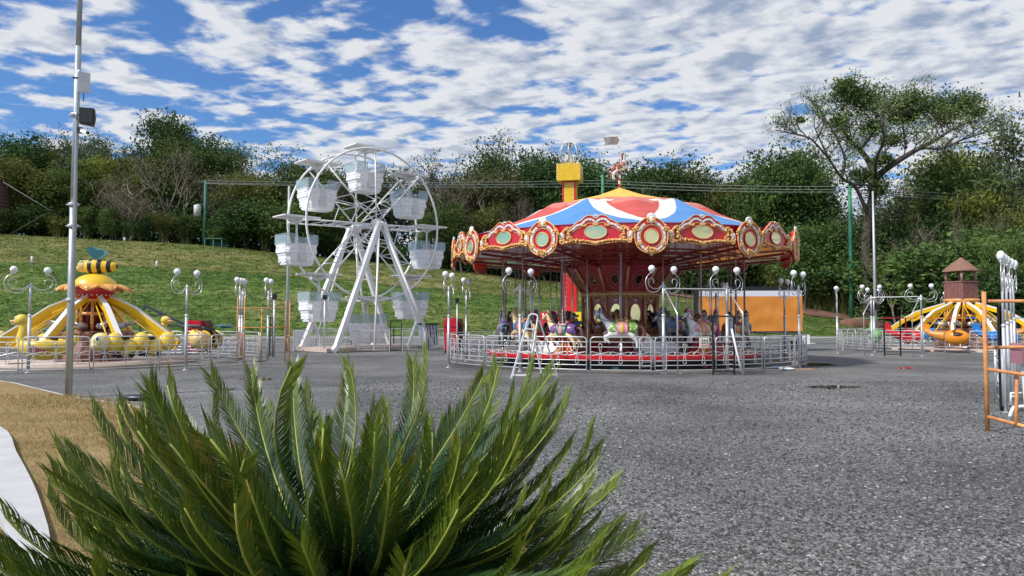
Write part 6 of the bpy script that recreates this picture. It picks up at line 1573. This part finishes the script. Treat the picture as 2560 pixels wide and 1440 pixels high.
TREES = [
 # kind, variant, px, ytop, depth, width, label
 ('dark', 0, 20, 345, 101, 1.1, 'dark broadleaf tree at the far left edge above the hut'), ('bare', 1, 95, 318, 108, .9, 'bare twiggy tree rising above the green crowns at far left'),
 ('bamboo', 1, 128, 345, 103, 1.0, 'yellow green bamboo plume left of the tall light pole'), ('bare', 0, 165, 315, 110, .8, 'bare crowned tree just left of the light pole top'),
 ('mid', 1, 70, 420, 97, 1.2, 'olive tree low at far left behind the guy cable'), ('mid', 0, 150, 430, 96, 1.1, 'mid green tree directly behind the tall light pole'),
 ('mid', 2, 228, 335, 105, .8, 'grey green tree peeking beside the security camera'), ('bamboo', 1, 262, 372, 100, 1.1, 'lime tinted bamboo clump right of the loudspeaker'),
 ('bamboo', 0, 330, 325, 104, .9, 'olive bamboo clump left of the tallest ivy clad tree'), ('dark', 1, 395, 256, 106, .72, 'tallest tree on the left, its ivy clad top drooping leftward'),
 ('dark', 2, 440, 345, 104, .9, 'dark tree leaning against the tallest left tree'), ('bare', 0, 315, 405, 94.5, 1.0, 'grey leafless shrubby tree with many pale forking limbs on the bank'),
 ('bare', 1, 440, 318, 98, .9, 'tall bare limbed tree with pale forks before the ivy tree'), ('dark', 0, 500, 352, 107, .8, 'dark round topped tree left of the transformer pole'),
 ('dark', 1, 560, 385, 104, .9, 'dark tree directly right of the transformer pole'), ('airy', 1, 625, 378, 102, 1.0, 'feathery brownish tree above the small green shed'),
 ('airy', 0, 690, 384, 104, 1.0, 'feathery dark tree left of the upper left ferris cabin'), ('mid', 1, 640, 440, 97, 1.2, 'olive tree low behind the green shed'),
 ('dark', 2, 750, 405, 103, 1.0, 'dark tree behind the left ferris wheel rim'), ('mid', 0, 820, 425, 104, 1.0, 'mid green tree behind the topmost ferris cabins'),
 ('airy', 1, 890, 418, 103, 1.0, 'feathery brown tree behind the ferris wheel hub'), ('mid', 2, 960, 418, 105, 1.0, 'grey green tree behind the upper right spokes'),
 ('airy', 0, 1035, 408, 102, .9, 'feathery dark tree behind the right rim of the ferris wheel'), ('bamboo', 2, 870, 500, 97, 1.2, 'bamboo clump seen through the ferris wheel spokes'),
 ('airy', 1, 1105, 388, 100, .8, 'feathery brown tree just right of the ferris wheel'), ('airy', 0, 1180, 334, 101, 1.0, 'tall feathery tree with open crown left of the drop tower'),
 ('airy', 1, 1270, 350, 103, .95, 'brownish feathery tree between the tall open tree and the drop tower'), ('dark', 0, 1340, 398, 105, .8, 'dark tree left of the yellow drop tower head'),
 ('mid', 1, 1215, 520, 95.5, 1.1, 'low olive tree above the carousel fascia at its left'), ('dark', 2, 1130, 520, 96, 1.0, 'low dark tree between ferris wheel and carousel'),
 ('dark', 1, 1400, 402, 103, .9, 'dark tree behind the steel globe of the drop tower'), ('mid', 1, 1465, 408, 104, .8, 'olive tree between drop tower and rooftop horse'),
 ('thin', 0, 1475, 395, 98, .8, 'sparse thin bamboo beside the green pole behind the roof'), ('mid', 0, 1535, 430, 101, .9, 'mid green tree behind the rooftop horse'),
 ('dark', 0, 1600, 425, 102, .9, 'dark tree right of the rooftop horse'), ('thin', 0, 1590, 375, 97, .9, 'thin bamboo stems just right of the rooftop horse'), ('thin', 0, 1635, 335, 98, .7, 'tallest sparse bamboo stem right of the carousel flag'),
 ('bamboo', 2, 1665, 438, 97, 1.1, 'green bamboo behind the right slope of the tent roof'), ('dark', 1, 1730, 420, 100, 1.0, 'dark tree behind the right slope of the tent roof'),
 ('thin', 0, 1705, 385, 96, 1.0, 'thin drooping bamboo above the right tent slope'), ('bamboo', 0, 1800, 372, 98, 1.0, 'arching bamboo plumes above the right fascia panels'), ('thin', 0, 1850, 345, 97, 1.2, 'tall arching bamboo plume left of the great spreading tree'),
 ('bamboo', 2, 1880, 430, 93, 1.1, 'green bamboo clump behind the right edge of the carousel'), ('dark', 0, 1930, 395, 95, .8, 'dark leafy tree above the right edge of the fascia'), ('dark', 2, 1985, 385, 94, .7, 'dark leafy tree at the left foot of the great spreading tree'),
 ('dark', 1, 2050, 430, 92, .8, 'dark tree left of the tall green utility pole'), ('mid', 0, 2010, 560, 84, 1.0, 'low green tree right of the carousel above the tall grass'),
 ('mid', 2, 2265, 470, 84, .9, 'pale grey green tree right of the slim street light'), ('bamboo', 0, 2310, 440, 80, .9, 'olive bamboo under the long right limb of the great tree'),
 ('airy', 1, 2345, 362, 88, .7, 'open crowned tree under the right tip of the great tree'), ('mid', 1, 2400, 350, 86, .8, 'olive tree with rounded top above the watchtower roof'),
 ('mid', 0, 2440, 410, 78, .9, 'mid green tree right above the watchtower'), ('bamboo', 1, 2490, 420, 72, .9, 'lime bamboo at the right edge above the orange scaffold'),
 ('mid', 2, 2540, 285, 84, .6, 'dark airy tree at the top right edge of the photo'), ('bamboo', 0, 2570, 400, 70, 1.0, 'tall bamboo cut by the right edge of the photo'), ('thin', 0, 2555, 222, 74, 1.0, 'single arching bamboo stem high at the right edge'),
 ('dark', 1, 2230, 560, 76, 1.0, 'dark low tree right behind the slim street light'), ('dark', 0, 2350, 540, 74, 1.1, 'dark low tree behind the watchtower posts'),
 ('mid', 2, 2120, 540, 84, .8, 'low grey green tree behind the tall green utility pole'), ('dark', 2, 2480, 560, 64, 1.0, 'dark low tree behind the right arms of the watchtower ride'), ('bamboo', 2, 2545, 540, 56, 1.0, 'green bamboo close behind the far right lamp row'),
 ('bare', 1, 545, 430, 95.5, .7, 'pale limbed bare tree between the transformer pole and the green shed'), ('bare', 1, 745, 440, 96, .7, 'pale trunked bare tree at the left rim of the wheel'),
 ('bare', 0, 1160, 430, 96, .6, 'pale bare tree under the tall open crown right of the wheel'), ('bare', 1, 1300, 440, 96, .6, 'pale bare stems left of the drop tower'),
 ('bare', 1, 2245, 560, 72, .7, 'bare forked stems right of the slim street light'), ('bare', 0, 2330, 520, 71, .6, 'pale bare stems behind the watchtower roof'), ('bare', 1, 2440, 470, 68, .6, 'pale bare stems right of the watchtower roof'),
 ('dark', 1, 455, 300, 109, .5, 'narrow dark crown just right of the tallest ivy clad tree'), ('mid', 0, 1235, 372, 105, .6, 'green crown behind the open feathery trees'), ('dark', 0, 2000, 372, 97, .5, 'narrow dark crown under the left limbs of the great tree'),
]
for t in TREES: tree(*t)
# lower shrubs in front of the wood, one by one
SH = [(40, 535, 94), (95, 500, 95), (150, 520, 94), (215, 500, 95), (262, 520, 94), (345, 545, 93.5), (400, 510, 94), (455, 500, 95), (560, 545, 94), (600, 500, 95), (655, 530, 94), (700, 505, 95), (760, 530, 94), (815, 560, 94), (870, 590, 93.6), (1060, 590, 94),
      (1250, 600, 94), (1900, 600, 91), (1960, 640, 88), (2030, 610, 86), (2085, 650, 84), (2150, 610, 83), (2215, 640, 80), (2262, 600, 78), (2305, 640, 76), (2345, 610, 74), (2410, 650, 70), (2455, 620, 66), (2500, 600, 62), (2555, 640, 56), (1360, 590, 95), (1690, 560, 95), (1760, 560, 94), (1830, 580, 93)]
near_ = [(110, 'left of the tall light pole'), (300, 'right of the tall light pole'), (480, 'below the bare trees'), (640, 'beside the green shed'), (780, 'behind the left wheel rim'), (940, 'behind the wheel legs'), (1110, 'right of the wheel hub'), (1300, 'above the left carousel fascia'), (1450, 'behind the drop tower'), (1880, 'behind the right carousel roof'), (2100, 'between carousel and green pole'), (2260, 'right of the green pole'), (2380, 'left of the watchtower'), (2700, 'right of the watchtower')]
cntw = {}
kk = ['rounded mid green', 'rounded dark', 'olive bamboo like', 'green bamboo like']
for i, (px, yt, d) in enumerate(sorted(SH)):
    w_ = next(n_ for lim, n_ in near_ if px <= lim); key = (w_, i % 4); cntw[w_] = cntw.get(w_, 0) + 1
    tree('bush', i % 4, px + rt.uniform(-12, 12), yt + rt.uniform(-28, 22), d, rt.uniform(.7, 1.45), '%s shrub, %s of the wood edge shrubs %s' % (kk[i % 4], ORD[cntw[w_] - 1], w_), 'shrubs at the foot of the wood')
# the great spreading tree, limbs traced in 3D round its own trunk
D0 = 74.0
def gp(px, py, dd=0): return at(px, py, D0 + dd)
gb = gp(2166, 770); gb.z = H(gb.x, gb.y) - .3
gt = thing('great_tree', 'great spreading tree with wide forked limbs and patchy crown towering over the right side', 'tree', tuple(gb))
r = random.Random(77); m = MB(); v, f, c = [], [], []; ends = []
def limb_(ptsx, r0, r1, k_=6):
    pts = smooth_path([p - gb for p in ptsx], k_); m.tube(pts, r0, 9, rad=[r0 + (r1 - r0) * i / (len(pts) - 1) for i in range(len(pts))], cap=False); return pts
def twigs(pts, n_, L_, rad, lv, t0=.25):
    for j in range(n_):
        t = t0 + (1 - t0) * (j + r.random()) / n_; i = min(len(pts) - 2, int(t * (len(pts) - 1))); p = pts[i]; d = (pts[i + 1] - pts[i]).normalized()
        out = Vector((r.gauss(0, 1), r.gauss(0, 1.0), r.gauss(.35, .6))).normalized(); dd = (d * .8 + out * .9).normalized(); q = [p]; k_ = 6
        for s in range(k_): dd = (dd + Vector((r.gauss(0, .2), r.gauss(0, .2), r.gauss(0.03, .14)))).normalized(); q.append(q[-1] + dd * L_ * r.uniform(.8, 1.2) / k_)
        m.tube(q, rad, 5, rad=[rad * (1 - .55 * s / k_) for s in range(k_ + 1)], cap=False)
        if lv > 0: twigs(q, 4, L_ * .6, rad * .5, lv - 1, .3)
        else: ends.append(q[-1])
trunk_pts = [gb, gp(2172, 700, 0), gp(2165, 620, 0), gp(2172, 545, 0), gp(2184, 480, 0), gp(2190, 435, 0)]
limb_(trunk_pts, .52, .38)
A = limb_([gp(2188, 445), gp(2230, 412, -1), gp(2290, 375, -1.5), gp(2330, 355, -2), gp(2390, 318, -2.5), gp(2440, 300, -2.5)], .36, .06)
A2 = limb_([gp(2300, 368, -1.5), gp(2350, 372, -2.5), gp(2400, 352, -3), (gp(2450, 335, -3)), gp(2490, 322, -3)], .15, .03)
A3 = limb_([gp(2265, 370, -1.2), gp(2260, 335, .5), gp(2258, 300, 1), gp(2275, 260, 1.5)], .14, .04)
B = limb_([gp(2188, 445), gp(2172, 405, 1), gp(2150, 375, 1.5), gp(2125, 350, 2), gp(2105, 320, 2), gp(2100, 285, 2.5), gp(2120, 255, 2)], .34, .05)
B2 = limb_([gp(2150, 375, 1.5), gp(2180, 335, 2.5), gp(2190, 300, 3), gp(2180, 272, 3)], .18, .04)
C_ = limb_([gp(2172, 545), gp(2140, 470, -1), gp(2105, 445, -1.5), gp(2075, 400, -2), gp(2050, 350, -2), gp(2035, 315, -2)], .20, .04)
C2 = limb_([gp(2075, 400, -2), gp(2030, 350, -3), gp(2005, 340, -3), gp(1985, 335, -3)], .11, .03)
C3 = limb_([gp(2105, 445, -1.5), gp(2112, 400, 0), gp(2092, 345, .5), gp(2065, 300, 1), gp(2048, 270, 1)], .14, .03)
D_ = limb_([gp(2190, 460), gp(2190, 400, -3), gp(2210, 350, -5), gp(2205, 310, -6), gp(2220, 280, -6)], .2, .04)
for L2, n_ in ((A, 10), (A2, 8), (A3, 6), (B, 9), (B2, 6), (C_, 8), (C2, 7), (C3, 7), (D_, 6)): twigs(L2, n_ + 1, 2.35, .065, 2 if n_ > 5 else 1)
m.build('trunk', mat('great_bark', (.075, .06, .05), .9, 0, .3, 3, bump=.5, bscale=8), gt)
# patchy foliage: dense ivy-like masses in places, thin brown leaf elsewhere
dense = [(2120, 235, 40), (2170, 250, 38), (2235, 270, 24), (2275, 250, 22), (2255, 290, 26), (2325, 262, 34), (2390, 262, 40), (2420, 255, 26), (2360, 290, 26), (2095, 305, 18), (2180, 320, 26), (2205, 400, 20), (2225, 350, 18), (2150, 440, 24), (2115, 215, 22), (2000, 300, 8), (2195, 470, 22), (2280, 285, 16), (2440, 280, 16)]
for (px, py, rr) in dense:
    cen = gp(px, py, r.uniform(-2, 2)) - gb; R0 = rr / F * D0
    for _ in range(int(rr * 34)):
        q = cen + Vector((r.gauss(0, R0 * .6), r.gauss(0, R0 * .6), r.gauss(0, R0 * .42))); add_leaf(v, f, c, q, r.uniform(.22, .44), r, .5, r.uniform(.6, 1.5), .3)
for e in ends:
    if r.random() < .70:
        px = topx(e + gb); k_ = 8 if px < 2060 else 13
        for _ in range(k_): add_leaf(v, f, c, e + Vector((r.gauss(0, .32), r.gauss(0, .32), r.gauss(0, .26))), r.uniform(.16, .32), r, .5, r.uniform(.9, 2.0), .3)
for i in range(3200):   # creepers down the trunk
    t = r.random(); q = trunk_pts[0].lerp(trunk_pts[-1], t) - gb + Vector((r.gauss(0, .7), r.gauss(0, .7), 0)); add_leaf(v, f, c, q, r.uniform(.2, .38), r, .5, r.uniform(.6, 1.3), .8)
me = bpy.data.meshes.new('crown'); me.from_pydata([tuple(x) for x in v], [], f); me.update(); me.materials.append(leafmat('great_foliage', (.11, .145, .05)))
ca_ = me.color_attributes.new('Col', 'FLOAT_COLOR', 'POINT'); ca_.data.foreach_set('color', [x for q in c for x in q]); link('crown', me, gt)
# undergrowth: continuous mass closing the foot of the wood
v, f, c = [], [], []; r = random.Random(99)
for i in range(62000):
    px = r.uniform(-250, 2850); dep = lerp_tab([(-250, 97), (1300, 98), (1700, 96), (2000, 89), (2300, 79), (2600, 68), (2850, 62)], px) + r.uniform(-2.5, 5)
    x = (px - 1280) / F * dep; nz_ = noise.noise(Vector((x * .18, dep * .2, 0))); hmax = lerp_tab([(700, 4.4), (900, 2.4), (1400, 2.4), (1700, 4)], px) + 3.0 * nz_; z = H(x, dep) + hmax * r.random()
    add_leaf(v, f, c, Vector((x, dep, z)), r.uniform(.3, .65), r, .45, r.uniform(.5, 1.25) * (1 + .8 * noise.noise(Vector((x * .3, z * .5, 5)))), .5)
me = bpy.data.meshes.new('undergrowth'); me.from_pydata([tuple(x) for x in v], [], f); me.update(); me.materials.append(LM['dark'])
ca_ = me.color_attributes.new('Col', 'FLOAT_COLOR', 'POINT'); ca_.data.foreach_set('color', [x for q in c for x in q])
tag(link('undergrowth', me), 'dense undergrowth filling the foot of the wood', 'undergrowth', kind='stuff')
# far woodland mass behind, closes the view between trunks
v, f, c = [], [], []
for i in range(52000):
    px = r.uniform(-300, 2900); dep = lerp_tab([(-300, 112), (1700, 110), (2000, 102), (2300, 92), (2900, 80)], px) + r.uniform(0, 8)
    x = (px - 1280) / F * dep; ys_ = 22 + lerp_tab([(-300, 400), (0, 380), (300, 395), (480, 400), (520, 440), (740, 450), (1060, 455), (1090, 520), (1160, 570), (1290, 560), (1345, 450), (1500, 450), (1900, 440), (1990, 420), (2060, 480), (2110, 560), (2260, 560), (2330, 460), (2450, 430), (2900, 400)], px)
    zt_ = at(1280, ys_, dep).z; z0 = H(x, dep); z = z0 + (zt_ - z0) * (1 + .16 * noise.noise(Vector((x * .25, 0, 0)))) * (1 - r.random() ** 1.5)
    add_leaf(v, f, c, Vector((x, dep, z)), r.uniform(.5, 1.1), r, .5, r.uniform(.45, 1.1) * (1 + .8 * noise.noise(Vector((x * .2, z * .3, 9)))), .4)
me = bpy.data.meshes.new('woodland'); me.from_pydata([tuple(x) for x in v], [], f); me.update(); me.materials.append(LM['dark'])
ca_ = me.color_attributes.new('Col', 'FLOAT_COLOR', 'POINT'); ca_.data.foreach_set('color', [x for q in c for x in q])
tag(link('woodland', me), 'shaded woodland reading as one mass behind the front trees', 'woodland', kind='stuff')
# tall pale grass right of the carousel
v, f, c = [], [], []
for i in range(9000):
    px = r.uniform(1985, 2240); dep = lerp_tab([(1985, 89), (2300, 79)], px) + r.uniform(-3, 2); x = (px - 1280) / F * dep; z = H(x, dep); h = r.uniform(1.0, 3.2) * (1 if px < 2130 else .5); a = r.random() * 6.28; l_ = h * r.uniform(.1, .5)
    p = Vector((x, dep, z)); t1 = p + Vector((math.cos(a) * l_ * .3, math.sin(a) * l_ * .3, h * .7)); t2 = p + Vector((math.cos(a) * l_, math.sin(a) * l_, h * .85)); w_ = Vector((-math.sin(a), math.cos(a), 0)) * .045; o_ = len(v)
    v += [p - w_, p + w_, t1 + w_, t1 - w_, t2]; f += [(o_, o_ + 1, o_ + 2, o_ + 3), (o_ + 3, o_ + 2, o_ + 4)]; q = r.uniform(.6, 1.5); c += [(q, q, q, 1)] * 5
me = bpy.data.meshes.new('tall_grass'); me.from_pydata([tuple(x) for x in v], [], f); me.update(); me.materials.append(leafmat('tall_grass_blades', (.16, .17, .05)))
ca_ = me.color_attributes.new('Col', 'FLOAT_COLOR', 'POINT'); ca_.data.foreach_set('color', [x for q in c for x in q])
tag(link('tall_grass', me), 'tall pale grass on the bank right of the carousel', 'grass', kind='stuff')
# heap of red earth
p = G2(2165, 74); b = MB(); b.ball((0, 0, .0), (2.6, 1.2, .9), 24, 12)
for i, q in enumerate(b.v): q = Vector(q); k_ = 1 + .35 * noise.noise(q * .9); b.v[i] = tuple(q * k_)
tag(b.build('earth_heap', DIRT, None, (*p, H(*p))), 'heap of red earth at the foot of the green utility pole', 'earth heap')
